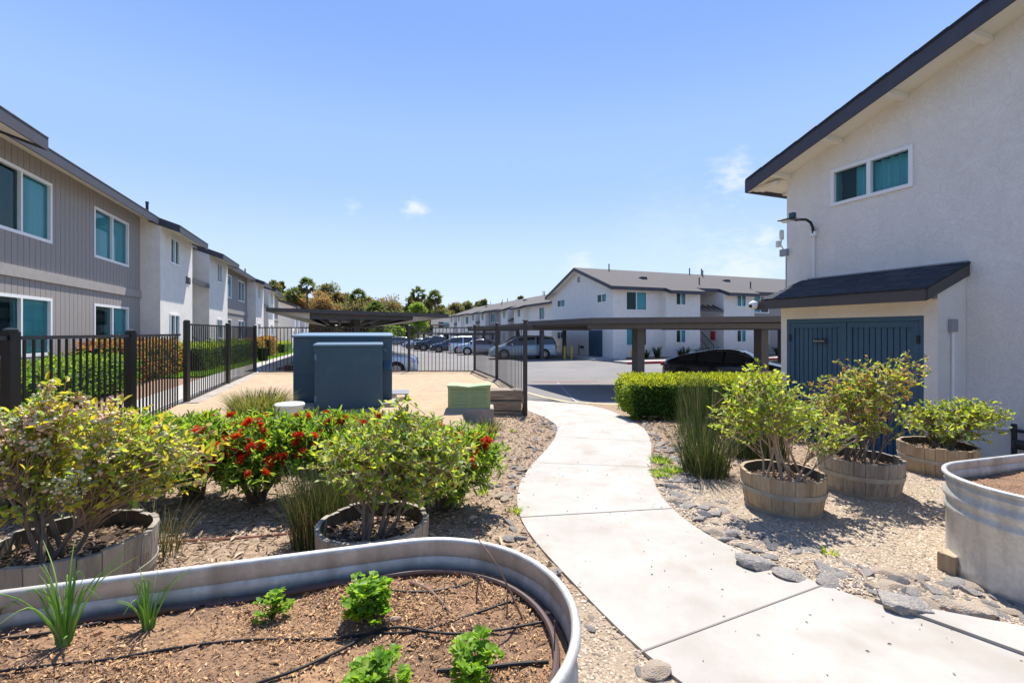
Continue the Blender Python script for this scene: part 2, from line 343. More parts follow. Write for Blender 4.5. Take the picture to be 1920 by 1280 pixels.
def stucco_big():
    m = mat('stucco_trowelled', (.84, .785, .72), .95, (.77, .725, .665), 2.2, stretch=(1, 1, .45), col3=(.74, .685, .61), ns3=.9, detail=9); n = m.node_tree; b = n.nodes['Principled BSDF']
    tc = n.nodes.new('ShaderNodeTexCoord')
    a = n.nodes.new('ShaderNodeTexNoise'); a.inputs['Scale'].default_value = 7; a.inputs['Detail'].default_value = 3; a.inputs['Distortion'].default_value = 2.5
    n.links.new(tc.outputs['Object'], a.inputs['Vector'])
    rg = n.nodes.new('ShaderNodeMath'); rg.operation = 'SUBTRACT'; rg.inputs[1].default_value = .5; n.links.new(a.outputs[0], rg.inputs[0])
    ab = n.nodes.new('ShaderNodeMath'); ab.operation = 'ABSOLUTE'; n.links.new(rg.outputs[0], ab.inputs[0])
    mr = n.nodes.new('ShaderNodeMapRange'); mr.inputs[1].default_value = 0; mr.inputs[2].default_value = .06; n.links.new(ab.outputs[0], mr.inputs[0])
    c = n.nodes.new('ShaderNodeTexNoise'); c.inputs['Scale'].default_value = 90; n.links.new(tc.outputs['Object'], c.inputs['Vector'])
    ad = n.nodes.new('ShaderNodeMath'); ad.operation = 'MULTIPLY_ADD'; ad.inputs[1].default_value = .5; n.links.new(c.outputs[0], ad.inputs[0]); n.links.new(mr.outputs[0], ad.inputs[2])
    bp = n.nodes.new('ShaderNodeBump'); bp.inputs['Strength'].default_value = .5; bp.inputs['Distance'].default_value = .010
    n.links.new(ad.outputs[0], bp.inputs['Height']); n.links.new(bp.outputs[0], b.inputs['Normal'])
stucco_big()

# ------------------------------------------------------------------ the ground
def ground_mat():
    m = bpy.data.materials.new('earth'); m.use_nodes = True; n = m.node_tree; b = n.nodes['Principled BSDF']; b.inputs['Roughness'].default_value = 1; b.inputs['Specular IOR Level'].default_value = .1
    tc = n.nodes.new('ShaderNodeTexCoord'); at = n.nodes.new('ShaderNodeAttribute'); at.attribute_name = 'cover'
    sep = n.nodes.new('ShaderNodeSeparateColor'); n.links.new(at.outputs['Color'], sep.inputs[0])
    def noisecol(scale, ca, cb, lo=.35, hi=.65, cc=None):
        t = n.nodes.new('ShaderNodeTexNoise'); t.inputs['Scale'].default_value = scale; t.inputs['Detail'].default_value = 6; t.inputs['Roughness'].default_value = .7
        n.links.new(tc.outputs['Object'], t.inputs['Vector'])
        r = n.nodes.new('ShaderNodeValToRGB'); r.color_ramp.elements[0].position = lo; r.color_ramp.elements[1].position = hi
        r.color_ramp.elements[0].color = (*ca, 1); r.color_ramp.elements[1].color = (*cb, 1); n.links.new(t.outputs[0], r.inputs[0]); return r.outputs[0]
    mul = noisecol(26, (.17, .12, .08), (.42, .315, .22)); gra = noisecol(38, (.24, .185, .13), (.44, .355, .26)); snd = noisecol(5, (.38, .285, .185), (.47, .36, .245))
    def mix(f, a, c):
        x = n.nodes.new('ShaderNodeMix'); x.data_type = 'RGBA'; n.links.new(f, x.inputs[0]); n.links.new(a, x.inputs[6]); n.links.new(c, x.inputs[7]); return x.outputs[2]
    o = mix(sep.outputs[1], mix(sep.outputs[0], mul, gra), snd); n.links.new(o, b.inputs['Base Color'])
    t = n.nodes.new('ShaderNodeTexNoise'); t.inputs['Scale'].default_value = 60; t.inputs['Detail'].default_value = 5; n.links.new(tc.outputs['Object'], t.inputs['Vector'])
    bp = n.nodes.new('ShaderNodeBump'); bp.inputs['Strength'].default_value = .8; bp.inputs['Distance'].default_value = .02
    n.links.new(t.outputs[0], bp.inputs['Height']); n.links.new(bp.outputs[0], b.inputs['Normal'])
    MATS['earth'] = m
ground_mat()
# the winding path: left and right edges, unprojected once onto the ground
LE = [(1262, 1280), (1200, 1228), (1140, 1170), (1085, 1100), (1030, 1050), (985, 1000), (968, 965), (966, 930), (975, 900), (1000, 868), (1030, 838), (1046, 815), (1045, 798), (1024, 784), (988, 770), (985, 752), (985, 738)]
RE = [(1920, 1235), (1640, 1130), (1540, 1100), (1450, 1065), (1350, 1022), (1300, 992), (1255, 955), (1225, 910), (1218, 870), (1223, 835), (1212, 808), (1185, 788), (1140, 768), (1100, 759), (1085, 757.5), (1075, 757), (1068, 757)]
LEw = [(1.9, .75), (1.15, 1.25)]+[G(*p) for p in LE]
REw = [(5., .9), (3.4, 1.55)]+[G(*p) for p in RE]
def resample(P, n, smooth=True):
    P = np.array(P); s = np.r_[0, np.cumsum(np.hypot(*np.diff(P, axis=0).T))]; t = np.linspace(0, s[-1], n)
    Q = np.c_[np.interp(t, s, P[:, 0]), np.interp(t, s, P[:, 1])]
    if smooth:
        for _ in range(6): Q[1:-1] = .25*Q[:-2]+.5*Q[1:-1]+.25*Q[2:]
    return Q
NP = 90
LR, RR = resample(LEw, NP), resample(REw, NP)
PATHP = [tuple(p) for p in LR]+[tuple(p) for p in RR[::-1]]
lotA, lotB = tuple(LR[-1]), tuple(RR[-1])
LOT = [lotA, lotB, (lotB[0]+1.2, lotB[1]+.05), (4.9, 10.6), (9.5, 11.2), (13.5, 13.5)]
def smooth_noise(x, y): return math.sin(x*2.1+y*1.3)*.5+math.sin(x*4.7-y*3.1+1)*.3+math.sin(x*9.1+y*7.7)*.2

def build_ground():
    xs = np.arange(-8.2, 8.6, .09); ys = np.arange(.6, 15.6, .09)
    nx, ny = len(xs), len(ys); V = np.zeros((ny, nx, 3)); col = np.zeros((ny, nx, 4)); col[..., 3] = 1
    EDGE = np.r_[LR, RR]
    lotpoly = LOT+[(13.5, 16), (-1.5, 16), (PF[0]+.25, PF[1]+.2)]
    kill = np.zeros((ny, nx), bool)
    for j, y in enumerate(ys):
        for i, x in enumerate(xs):
            iny = inpoly(x, y, YARDP); z = terr(x, y) if iny else H(x, y)
            inp = inpoly(x, y, PATHP); dp = float(np.sqrt(((EDGE-(x, y))**2).sum(1).min()))
            z += smooth_noise(x, y)*.012*(0 if inp else sstep(.05, .3, dp))
            u, v = uv(x, y)
            if inp: z -= .012 if dp < .12 else .06
            if inpoly(x, y, lotpoly): z -= .06
            if u < -2.85: z -= .03
            V[j, i] = (x, y, z)
            right = 1 if x > np.interp(y, LR[:60, 1], LR[:60, 0])+.5 else 0
            col[j, i, 0] = right*(1-sstep(4.2, 5.4, y)) + (1 if (x > -.3 and x < .9 and y < 2.4 and not right) else 0)*.8
            col[j, i, 1] = sstep(6.3, 7.6, y+.3*smooth_noise(x, y)) if iny else 0
            if not iny and x < -.0 and y > 6.0 and u > -2.8: col[j, i, 1] = max(col[j, i, 1], .5*sstep(6, 8, y))
    idx = np.arange(nx*ny).reshape(ny, nx)
    Q = np.stack([idx[:-1, :-1], idx[:-1, 1:], idx[1:, 1:], idx[1:, :-1]], -1).reshape(-1, 4)
    o = np_mesh('ground', V.reshape(-1, 3), Q, np.zeros(len(Q)), ['earth'], smooth=True)
    a = o.data.color_attributes.new('cover', 'FLOAT_COLOR', 'POINT'); a.data.foreach_set('color', col.reshape(-1).astype(np.float32))
    struct(o)
    m = MB(); m.quad((-1500, -300, -2.6), (1500, -300, -2.6), (1500, 2500, -2.6), (-1500, 2500, -2.6)); struct(m.build('terrain', 'hill_brush'))
build_ground()

def build_path():
    m = MB(); T = .008
    for i in range(NP-1):
        pts = []
        K = 6
        for k in range(K):
            a, b = k/K, (k+1)/K
            q = [LR[i]*(1-a)+RR[i]*a, LR[i]*(1-b)+RR[i]*b, LR[i+1]*(1-b)+RR[i+1]*b, LR[i+1]*(1-a)+RR[i+1]*a]
            m.quad(*[(p[0], p[1], H(*p)+T) for p in q])
        for E_ in (LR, RR):
            p, q = E_[i], E_[i+1]
            m.quad((p[0], p[1], H(*p)+T), (q[0], q[1], H(*q)+T), (q[0], q[1], H(*q)-.1), (p[0], p[1], H(*p)-.1))
    m.cur = 1
    for (a, b) in (((968, 972), (1256, 955)), ((1200, 1228), (1540, 1100)), ((1001, 868), (1220, 877)), ((1044, 820), (1219, 828))):
        A, B = Vector(G(*a)), Vector(G(*b)); d = (B-A).normalized(); nn = Vector((-d.y, d.x))*(.0045 if A.y < 4.3 else .003); A -= d*.02; B += d*.02
        K = 8
        for k in range(K):
            p, q = A.lerp(B, k/K), A.lerp(B, (k+1)/K)
            m.quad((*(p-nn), H(*p)+T+.003), (*(q-nn), H(*q)+T+.003), (*(q+nn), H(*q)+T+.003), (*(p+nn), H(*p)+T+.003))
    struct(m.build('concrete_path', ['concrete', 'concrete_joint']))
    a, b, c = G(1640, 1130), G(1920, 1182), G(1920, 1233)
    P = [Vector(a), Vector(b), Vector(b)+Vector((1.5, -.35)), Vector(c)+Vector((1.3, -.65)), Vector(c)]
    m = MB(); m.prism([tuple(p) for p in P][::-1], -.1, .024); struct(m.build('side_walk_slab', 'concrete'))
    # specks of grit on the concrete
    rng = np.random.default_rng(5); V = []
    for k in range(420):
        i = rng.integers(0, NP-1); t = rng.uniform(.02, .98); p = LR[i]*(1-t)+RR[i]*t
        V.append((p[0], p[1], H(*p)+T+.002))
    V = np.array(V); a = rng.uniform(0, 6.28, len(V)); d = np.stack([np.cos(a), np.sin(a), rng.uniform(0, .3, len(V))], 1)
    struct(leaf_mesh('path_litter', V, d, rng, rng.uniform(.005, .022, len(V)), rng.uniform(.003, .008, len(V)), ['mulch_d', 'mulch_b'], [.6, .4]), 'stuff')
build_path()

def build_lot():
    m = MB()
    rows = []
    # front apron from the path end to y=13.5, then flat, then falling
    fr = [lotA]+[tuple(p) for p in LOT[1:]]
    for i in range(len(fr)-1):
        (x0, y0), (x1, y1) = fr[i], fr[i+1]
        K = 8
        for k in range(K):
            a, b = k/K, (k+1)/K
            q = []
            for (x, y, t) in ((x0, y0, a), (x1, y1, a), (x1, y1, b), (x0, y0, b)):
                yy = y+(13.5-y)*t
                if (x, y) == lotA: x = x + (xy(*(uv(PF[0]+.3, PF[1])))[0]-x)*t*.75
                q.append((x, yy, ramp(yy)+.0))
            if abs(y1-13.5) < .01 and k == 0: q = [q[0], q[1], q[3]] if False else q
            m.quad(*q)
    m.quad((-1.05, 13.5, -.6), (13.5, 13.5, -.6), (13.5, 15.3, -.6), (-1.3, 15.3, -.6))
    def strip(y0, y1, n=1):
        def xl(y): return (-2.6 - y*ST)/CT * 1.0 if False else (-2.7*1 - y*ST)/CT + 0
        # left border follows u = -2.7:  x = (u - y*ST)/CT
        m.quad(((-2.7-y0*ST)/CT, y0, ramp(y0)), (90, y0, ramp(y0)), (90, y1, ramp(y1)), ((-2.7-y1*ST)/CT, y1, ramp(y1)))
    strip(15.3, 40); strip(40, 150)
    m.quad((13.5, 11, -.6), (90, 11, -.6), (90, 15.3, -.6), (13.5, 15.3, -.6))
    struct(m.build('parking_lot', 'asphalt'))
    # yellow edge line along the walk, white stall lines, pinkish fire-lane line
    def line(pts, wdt, mt, name, dz=.006):
        k = MB()
        for a, b in zip(pts[:-1], pts[1:]):
            A, B = Vector(a), Vector(b); d = (B-A).normalized(); nn = Vector((-d.y, d.x))*wdt/2; K = max(1, int((B-A).length/1.0))
            for i in range(K):
                p, q = A.lerp(B, i/K), A.lerp(B, (i+1)/K)
                k.quad((*(p-nn), H(*p)+dz), (*(q-nn), H(*q)+dz), (*(q+nn), H(*q)+dz), (*(p+nn), H(*p)+dz))
        struct(k.build(name, mt))
    line([G(987, 736), G(1066, 754), G(1180, 760)], .10, 'paint_yellow', 'kerb_line', .012)
    line([G(1045, 717), G(1082, 754)], .09, 'paint_white', 'stall_line', .008)
    line([G(1100, 716), G(1172, 733)], .09, 'paint_white', 'stall_line', .008)
    line([G(1000, 716), G(1120, 715)], .08, 'paint_red', 'fire_lane_line', .008)
    
build_lot()

# strip between the left building and the fence: bed, walk, lawn
def uvsheet(name, mt, u0, u1, v0, v1, dz, skirt=0):
    m = MB(); K = max(1, int((v1-v0)/2))
    for k in range(K):
        a, b = v0+(v1-v0)*k/K, v0+(v1-v0)*(k+1)/K
        q = [(u0, a), (u1, a), (u1, b), (u0, b)]
        m.quad(*[(*xy(u, v), side_l(u, v)+dz) for u, v in q])
        if skirt:
            for uu in (u0, u1): m.quad((*xy(uu, a), side_l(uu, a)+dz), (*xy(uu, b), side_l(uu, b)+dz), (*xy(uu, b), side_l(uu, b)+dz-skirt), (*xy(uu, a), side_l(uu, a)+dz-skirt))
    return struct(m.build(name, mt))
mat('bed_mulch', (.30, .19, .13), 1, (.18, .11, .075), 12, 1, 30)
uvsheet('planting_bed', 'bed_mulch', -9, -3.95, 2, 17, -.004)
uvsheet('walkway', 'sidewalk_concrete', -3.92, -3.0, 2, 70, .05, .2)
uvsheet('cross_walk', 'sidewalk_concrete', -3.0, -2.3, 14.5, 60, .046, .6)
uvsheet('building_bed', 'bed_mulch', -7.5, -5.2, 17, 70, .0)
lw = uvsheet('lawn', 'lawn_a', -5.2, -3.95, 17, 70, .02); 
def lawn_blades():
    rng = np.random.default_rng(3); n = 16000
    v = 17+rng.uniform(0, 1, n)**1.6*30; u = rng.uniform(-5.18, -3.97, n)
    x, y = u*CT-v*ST, u*ST+v*CT; z = np.array([side_l(a, b) for a, b in zip(u, v)])+.02
    d = np.stack([rng.normal(0, .4, n), rng.normal(0, .4, n), np.ones(n)], 1)
    o = leaf_mesh('grass', np.stack([x, y, z], 1), d, rng, rng.uniform(.05, .1, n), .025, ['lawn_a', 'lawn_b'], [.5, .5]); struct(o, 'stuff')
lawn_blades()
def hill():
    m = MB(); K = 40
    for i in range(K):
        row = []
        for (y, s) in ((150, 0), (200, .5), (260, 1), (360, .9)):
            for k in (i, i+1):
                x = -260+k*10; row.append((x, y, -2.4+s*(8+3*math.sin(k*.5)+2*math.sin(k*1.3+1)+4*math.exp(-((x+80)/60)**2))))
        for r in range(3): m.quad(row[2*r], row[2*r+1], row[2*r+3], row[2*r+2])
    struct(m.build('hillside', 'hill_brush', smooth=True))
hill()

# ------------------------------------------------------------------ buildings
def cells(mb, M, a0, a1, z0, z1, openings, y=0.):
    xs = sorted({a0, a1}|{v for o in openings for v in o[:2] if a0 < v < a1}); zs = sorted({z0, z1}|{v for o in openings for v in o[2:4] if z0 < v < z1})
    for i in range(len(xs)-1):
        for j in range(len(zs)-1):
            cx, cz = (xs[i]+xs[i+1])/2, (zs[j]+zs[j+1])/2
            if any(o[0] < cx < o[1] and o[2] < cz < o[3] for o in openings): continue
            mb.quad(*[M @ Vector(p) for p in ((xs[i], y, zs[j]), (xs[i+1], y, zs[j]), (xs[i+1], y, zs[j+1]), (xs[i], y, zs[j+1]))])
def boards(mb, M, a0, a1, z0, z1, openings, wd=.2, gap=.014, y=0., T=.022):
    n = max(1, round((a1-a0)/wd)); wd = (a1-a0)/n
    for i in range(n):
        b0, b1 = a0+i*wd+gap/2, a0+(i+1)*wd-gap/2
        cut = sorted({b0, b1}|{v for o in openings for v in o[:2] if b0 < v < b1})
        for c0, c1 in zip(cut[:-1], cut[1:]):
            z = z0
            for o in sorted([o for o in openings if o[0] < (c0+c1)/2 < o[1]], key=lambda o: o[2]):
                if o[2] > z+.01 and z < z1-.01: mb.box(c0, c1, y-T, y, z, min(o[2], z1), M)
                z = max(z, o[3])
            if z < z1-.01: mb.box(c0, c1, y-T, y, z, z1, M)
def window(par, M, a0, a1, z0, z1, y=0., style=0, fw=.07):
    w_ = MB(); p = .03
    for (p0, p1, q0, q1) in ((a0-.05, a1+.05, z1-fw+.05, z1+.05), (a0-.05, a1+.05, z0-.06, z0+fw-.06), (a0-.05, a0+fw-.05, z0+fw-.06, z1-fw+.05), (a1-fw+.05, a1+.05, z0+fw-.06, z1-fw+.05), ((a0+a1)/2-.03, (a0+a1)/2+.03, z0+fw-.06, z1-fw+.05)):
        w_.box(p0, p1, y-p, y+.07, q0, q1, M)
    for (p0, p1, q0, q1) in ((a0-.001, a0+.02, z0, z1), (a1-.02, a1+.001, z0, z1)): w_.box(p0, p1, y+.071, y+.16, q0, q1, M)
    wn = w_.build('window', 'vinyl_white', par)
    g = MB(); g.quad(*[M @ Vector(q) for q in ((a0, y+.035, z0), (a1, y+.035, z0), (a1, y+.035, z1), (a0, y+.035, z1))]); g.build('pane', 'window_glass', wn)
    am = (a0+a1)/2; c = MB(); r = [((a0, am), 1), ((am, a1), 0)]
    if style == 1: r = [((a0, am), 0), ((am, a1), 1)]
    if style == 2: r = [((a0, am), 2), ((am, am+(a1-am)*.5), 0), ((am+(a1-am)*.5, a1), 1)]
    if style == 3: r = [((a0, a0+(am-a0)*.45), 1), ((a0+(am-a0)*.45, a1), 0)]
    if style == 4: r = [((a0, am), 1), ((am, am+(a1-am)*.35), 1), ((am+(a1-am)*.35, a1), 0)]
    for (b0, b1), k in r:
        c.cur = k
        if k == 0:
            K = max(4, int((b1-b0)/.06))
            for i in range(K):
                e0, e1 = b0+(b1-b0)*i/K, b0+(b1-b0)*(i+1)/K; d0, d1 = (.10, .17) if i % 2 else (.17, .10)
                c.quad(*[M @ Vector(q) for q in ((e0, y+d0, z0), (e1, y+d1, z0), (e1, y+d1, z1), (e0, y+d0, z1))])
        else: c.quad(*[M @ Vector(q) for q in ((b0, y+.2, z0), (b1, y+.2, z0), (b1, y+.2, z1), (b0, y+.2, z1))])
    c.build('curtain', ['curtain_teal', 'curtain_dark', 'screen_grey'], wn)  # pleated curtain, plus a flat dark sheet painted as the room's darkness
    return (a0, a1, z0, z1)
I4 = Matrix.Identity(4)
def frameM(o, a, inward): return Matrix(((a[0], inward[0], 0, o[0]), (a[1], inward[1], 0, o[1]), (0, 0, 1, 0), (0, 0, 0, 1)))
def roof_part(par, x0, x1, segs, zw, D, slope, rake=.45, name='roof', mt='shingle'):
    """segs: (x0,x1,eave_y)"""
    rf, fa, so = MB(), MB(), MB(); T = .2
    def zu(y): return zw+slope*y
    S = list(segs); S[0] = (x0-rake, S[0][1], S[0][2]); S[-1] = (S[-1][0], x1+rake, S[-1][2])
    for a, b, e in S:
        rf.quad((a, e-.04, zu(e-.04)+T), (b, e-.04, zu(e-.04)+T), (b, D/2, zu(D/2)+T), (a, D/2, zu(D/2)+T))
        rf.quad((a, e-.04, zu(e-.04)+T-.02), (a, e-.04, zu(e-.04)+T), (b, e-.04, zu(e-.04)+T), (b, e-.04, zu(e-.04)+T-.02))
        fa.box(a, b, e-.03, e, zu(e)-.07, zu(e)+T-.012)
        so.quad((a, e, zu(e)-.02), (a, 1.2, zu(1.2)-.02), (b, 1.2, zu(1.2)-.02), (b, e, zu(e)-.02))
    eb = D+.55; za = lambda y: zw+slope*(D-y)
    rf.quad((x0-rake, D/2, zu(D/2)+T), (x1+rake, D/2, zu(D/2)+T), (x1+rake, eb, za(eb)+T), (x0-rake, eb, za(eb)+T))
    fa.box(x0-rake, x1+rake, eb, eb+.03, za(eb)-.07, za(eb)+T-.012)
    so.quad((x0-rake, D-1, za(D-1)-.02), (x1+rake, D-1, za(D-1)-.02), (x1+rake, eb, za(eb)-.02), (x0-rake, eb, za(eb)-.02))
    for (a, e), (b, f) in zip([(s[1], s[2]) for s in S[:-1]], [(s[0], s[2]) for s in S[1:]]):
        if abs(e-f) > .02:   # step in the eave: a raked board along the slope
            lo, hi = min(e, f), max(e, f)
            s_ = -1 if f > e else 1
            fa.add([(a+q, y, z) for q in (-.015, .015) for (y, z) in ((lo, zu(lo)-.07), (hi+.3, zu(hi+.3)-.07), (hi+.3, zu(hi+.3)+T-.012), (lo, zu(lo)+T-.012))], [(0, 1, 2, 3), (7, 6, 5, 4), (0, 4, 5, 1), (1, 5, 6, 2), (2, 6, 7, 3), (3, 7, 4, 0)])
    for xr, e in ((x0-rake, S[0][2]), (x1+rake, S[-1][2])):
        sgn = -1 if xr < x0 else 1
        for (ya, yb, fz) in ((e-.03, D/2, zu), (D/2, eb+.03, za)):
            vs = [(xr+q, y, fz(y)+dz) for q in (0, sgn*.03) for (y, dz) in ((ya, -.09), (yb, -.09), (yb, T-.012), (ya, T-.012))]
            fa.add(vs, [(0, 1, 2, 3), (7, 6, 5, 4), (0, 4, 5, 1), (1, 5, 6, 2), (2, 6, 7, 3), (3, 7, 4, 0)])
            so.quad(*[(xq, y, fz(y)-.02) for xq, y in ((xr, ya), (xr-sgn*(rake-.004), ya), (xr-sgn*(rake-.004), yb), (xr, yb))])
    r = rf.build(name, mt, par); fa.build('fascia', 'fascia_paint', r); so.build('soffit', 'soffit_paint', r)
    return r
def gable(par, M, D, z0, zw, slope, openings, mt='stucco', name='gable_wall'):
    g = MB(); cells(g, M, 0, D, z0, zw, openings)
    g.quad(*[M @ Vector(p) for p in ((0, 0, zw), (D, 0, zw), (D/2, 0, zw+slope*D/2))])
    return g.build(name, mt, par)
def apartment(name, label, o, rz, base, zw, segs, D=10.4, slope=.35, stair=True, vents=(), gable_open=(), det=True):
    t = thing(name, label, 'apartment building', (*o, base), rz)
    roofs = []; wins = []
    BU, BL, TU, TL = (3.62, 4.95), (.95, 2.2), (4.05, 4.95), (1.15, 2.08)
    for (x0, x1, kind, ws) in segs:
        wl, sd, bl, gb = MB(), MB(), MB(), MB()
        y = {'tower': -.6, 'recess': 2.4}.get(kind, 0.)
        op = []
        for (a0, a1) in ws:
            for zz in ((TU, TL) if kind == 'tower' else (BU, BL)):
                op.append((a0, a1, *zz)); wins.append((a0, a1, *zz, y-(.0 if kind != 'gray' else .0)))
        if kind.startswith('gray'):
            cells(gb, I4, x0, x1, -1.5, zw, op, 0.)
            boards(sd, I4, x0, x1, -1.5, 2.62, op); boards(sd, I4, x0, x1, 2.86, zw, op)
            bl.box(x0, x1, -.065, -.002, 2.62, 2.86)
        else: cells(wl, I4, x0, x1, -1.5, zw+(.5 if kind == 'recess' else 0)-(.21 if kind == 'tower' else 0), op, y)
        if kind == 'tower':
            for xx in (x0, x1): wl.quad((xx, y, -1.5), (xx, .01, -1.5), (xx, .01, zw), (xx, y, zw-.21))
        if kind == 'recess':
            for xx in (x0, x1): wl.quad((xx, 0, -1.5), (xx, 2.4, -1.5), (xx, 2.4, zw+.5), (xx, 0, zw))
        if wl.f: wl.build('wall', 'stucco', t)
        if sd.f: gb.build('siding_backing', 'siding_paint', t); sd.build('siding', 'siding_paint', t); bl.build('belt_board', 'belt_paint', t)
        roofs.append((x0, x1, {'tower': -1.15, 'gray_porch': -1.15, 'recess': -.1}.get(kind, -.55)))
    X0, X1 = segs[0][0], segs[-1][1]
    rf = roof_part(t, X0, X1, roofs, zw, D, slope)
    for k, (a0, a1, z0, z1, y) in enumerate(wins): window(t, I4, a0, a1, z0, z1, y, (0, 1, 4, 0, 3)[k % 5])
    gable(t, frameM((X0, D), (0, -1), (1, 0)), D, -1.5, zw, slope, gable_open)
    for go in gable_open:
        if go[1]-go[0] < 1.9: window(t, frameM((X0, D), (0, -1), (1, 0)), *go, 0., 0)
    gable(t, frameM((X1, 0), (0, 1), (-1, 0)), D, -1.5, zw, slope, ())
    b = MB(); b.quad((X0, D, -1.5), (X1, D, -1.5), (X1, D, zw), (X0, D, zw)); b.build('rear_wall', 'stucco', t)
    for (x0, x1, kind, ws) in segs:
        if kind == 'recess':
            c = MB()          # trellis canopy over the stair opening
            c.box(x0+.02, x1-.02, -.62, -.56, 3.55, 3.75)
            for k in range(5):
                xx = x0+.1+(x1-x0-.2)*k/4; c.add([(xx+q, yy, zz) for q in (-.035, .035) for (yy, zz) in ((-.6, 3.58), (.5, 4.05), (.5, 4.2), (-.6, 3.73))], [(0, 1, 2, 3), (7, 6, 5, 4), (0, 4, 5, 1), (1, 5, 6, 2), (2, 6, 7, 3), (3, 7, 4, 0)])
            c.build('trellis', 'carport_paint', t)
            if det:
                s = MB(); n = 14
                for k in range(n): s.box(x0+.05, x0+1.2, -.7+k*.23, -.7+k*.23+.26, k*.19+.1, k*.19+.15)
                s.build('stair', 'pad_concrete', t)
                r = MB()
                A, B = (x0+1.25, -.7, .9), (x0+1.25, 1.8, 2.9)
                r.bar(A, B, .04); r.bar((x0+1.25, -.7, .2), (x0+1.25, 1.8, 2.2), .03)
                for k in range(12): q = k/11; r.bar((x0+1.25, -.7+2.5*q, .2+2*q), (x0+1.25, -.7+2.5*q, .9+2*q), .02 if k else .04)
                r.build('stair_rail', 'fence_black', t)
                e = MB(); e.box(x1-.2, x1-.02, .25, .6, 1.3, 2.0); e.build('extinguisher_box', 'rust_red', t)
    for (x, y, kind) in vents:
        z = zw+slope*(y if y < D/2 else D-y)+.19; v = MB()
        if kind == 'pipe': v.lathe([(.05, 0), (.05, .55), (.06, .55), (.06, .6)], 8, (x, y, z), True); v.build('vent_pipe', 'dark_metal', rf)
        else: v.add([(x-.3, y-.2, z-.08), (x+.3, y-.2, z-.08), (x+.3, y+.4, z+.1), (x-.3, y+.4, z+.1), (x-.25, y-.15, z+.16), (x+.25, y-.15, z+.16)], [(0, 1, 5, 4), (4, 5, 2, 3), (0, 4, 3), (1, 2, 5), (3, 2, 1, 0)]); v.build('roof_vent', 'dark_metal', rf)
    return t

# left building, facade along v at u = -6.5
LS = [(-4, -.5, 'tower', []), (-.5, 2.2, 'recess', []), (2.2, 6.1, 'tower', []), (6.1, 9.9, 'tower', [])]
LS = [(-6, 6.4, 'gray', []), (6.4, 10.15, 'tower', [(7.6, 8.55)]), (10.15, 11.5, 'gray_porch', []), (11.5, 19.3, 'gray', [(11.95, 14.1), (16.2, 18.34)]), (19.3, 23.0, 'tower', [(20.3, 21.26)]), (23.0, 25.7, 'recess', []), (25.7, 29.5, 'tower', [(27.2, 28.15)]),
      (29.5, 38.7, 'gray', [(31.4, 33.5), (35.6, 37.7)]), (38.7, 42.4, 'tower', [(39.7, 40.66)]), (42.4, 45.1, 'recess', []), (45.1, 48.9, 'tower', [(46.6, 47.55)]), (48.9, 57, 'gray', [(51, 53.1)])]
lb = apartment('apartment_building', 'grey-sided and white stucco apartment block behind the black fence with large teal windows', xy(-6.5, 0), R(90)+TH, 0, 5.45, LS,
               vents=[(20.9, .3, 'pipe'), (25.5, 1.2, 'pipe'), (41, .5, 'pipe'), (45, 1.5, 'pipe')])
def text(name, body, size, M, mt, par, ext=.01):
    cu = bpy.data.curves.new(name, 'FONT'); cu.body = body; cu.size = size; cu.extrude = ext; cu.align_x = 'CENTER'; cu.align_y = 'CENTER'
    tmp = bpy.data.objects.new(name, cu); me = bpy.data.meshes.new_from_object(tmp); bpy.data.objects.remove(tmp); me.materials.clear(); me.materials.append(MATS[mt]); o = bpy.data.objects.new(name, me); C.objects.link(o); o.parent = par; o.matrix_local = M; return o
text('house_number', '300', .42, Matrix.Translation((22.35, -.625, 3.55)) @ Matrix.Rotation(R(90), 4, 'X'), 'dark_metal', lb)
apartment('apartment_building', 'pale apartment block at the far end of the left walkway beyond the canopy', xy(-5.9, 0), R(90)+TH, -.5, 5.3,
          [(60, 64, 'tower', [(61, 62)]), (64, 66.5, 'recess', []), (66.5, 70, 'tower', [(67.5, 68.5)]), (70, 79, 'white', [(72, 74), (76, 78)]), (79, 83, 'tower', [(80, 81)]), (83, 85.5, 'recess', []), (85.5, 89, 'tower', [(86.5, 87.5)]), (89, 98, 'white', [(91, 93)])], det=False)
# centre-right building: gable end towards the yard, facade towards the near canopy
FS = [(0, 4.3, 'white', [(1.15, 2.95)]), (4.3, 7.6, 'tower', [(5.25, 6.15)]), (7.6, 10.0, 'recess', []), (10.0, 13.3, 'tower', [(11.4, 12.35)]), (13.3, 22.5, 'gray', [(13.7, 15.6), (18, 20)]), (22.5, 26, 'tower', [(23.5, 24.4)]), (26, 28.5, 'recess', []), (28.5, 32, 'tower', [])]
D_ = 10.4
fb = apartment('apartment_building', 'white stucco apartment block with grey gable roof beyond the near parking canopy', xy(18.9, 28.85), TH, -.5, 5.3, FS, D=D_, slope=.36,
               vents=[(2.6, 4.6, 'pipe'), (4.3, 2.2, 'box'), (9.0, 1.0, 'pipe'), (11.5, 4.9, 'pipe'), (13.0, 5.0, 'pipe'), (12.4, 4.2, 'pipe'), (13.8, 2.8, 'box'), (14.0, .4, 'pipe')],
               gable_open=[(D_-2.2, D_-.9, 4.25, 4.85), (D_-9.2, D_-7.7, 4.25, 4.85), (D_-9.2, D_-8.0, 1.35, 1.95)])
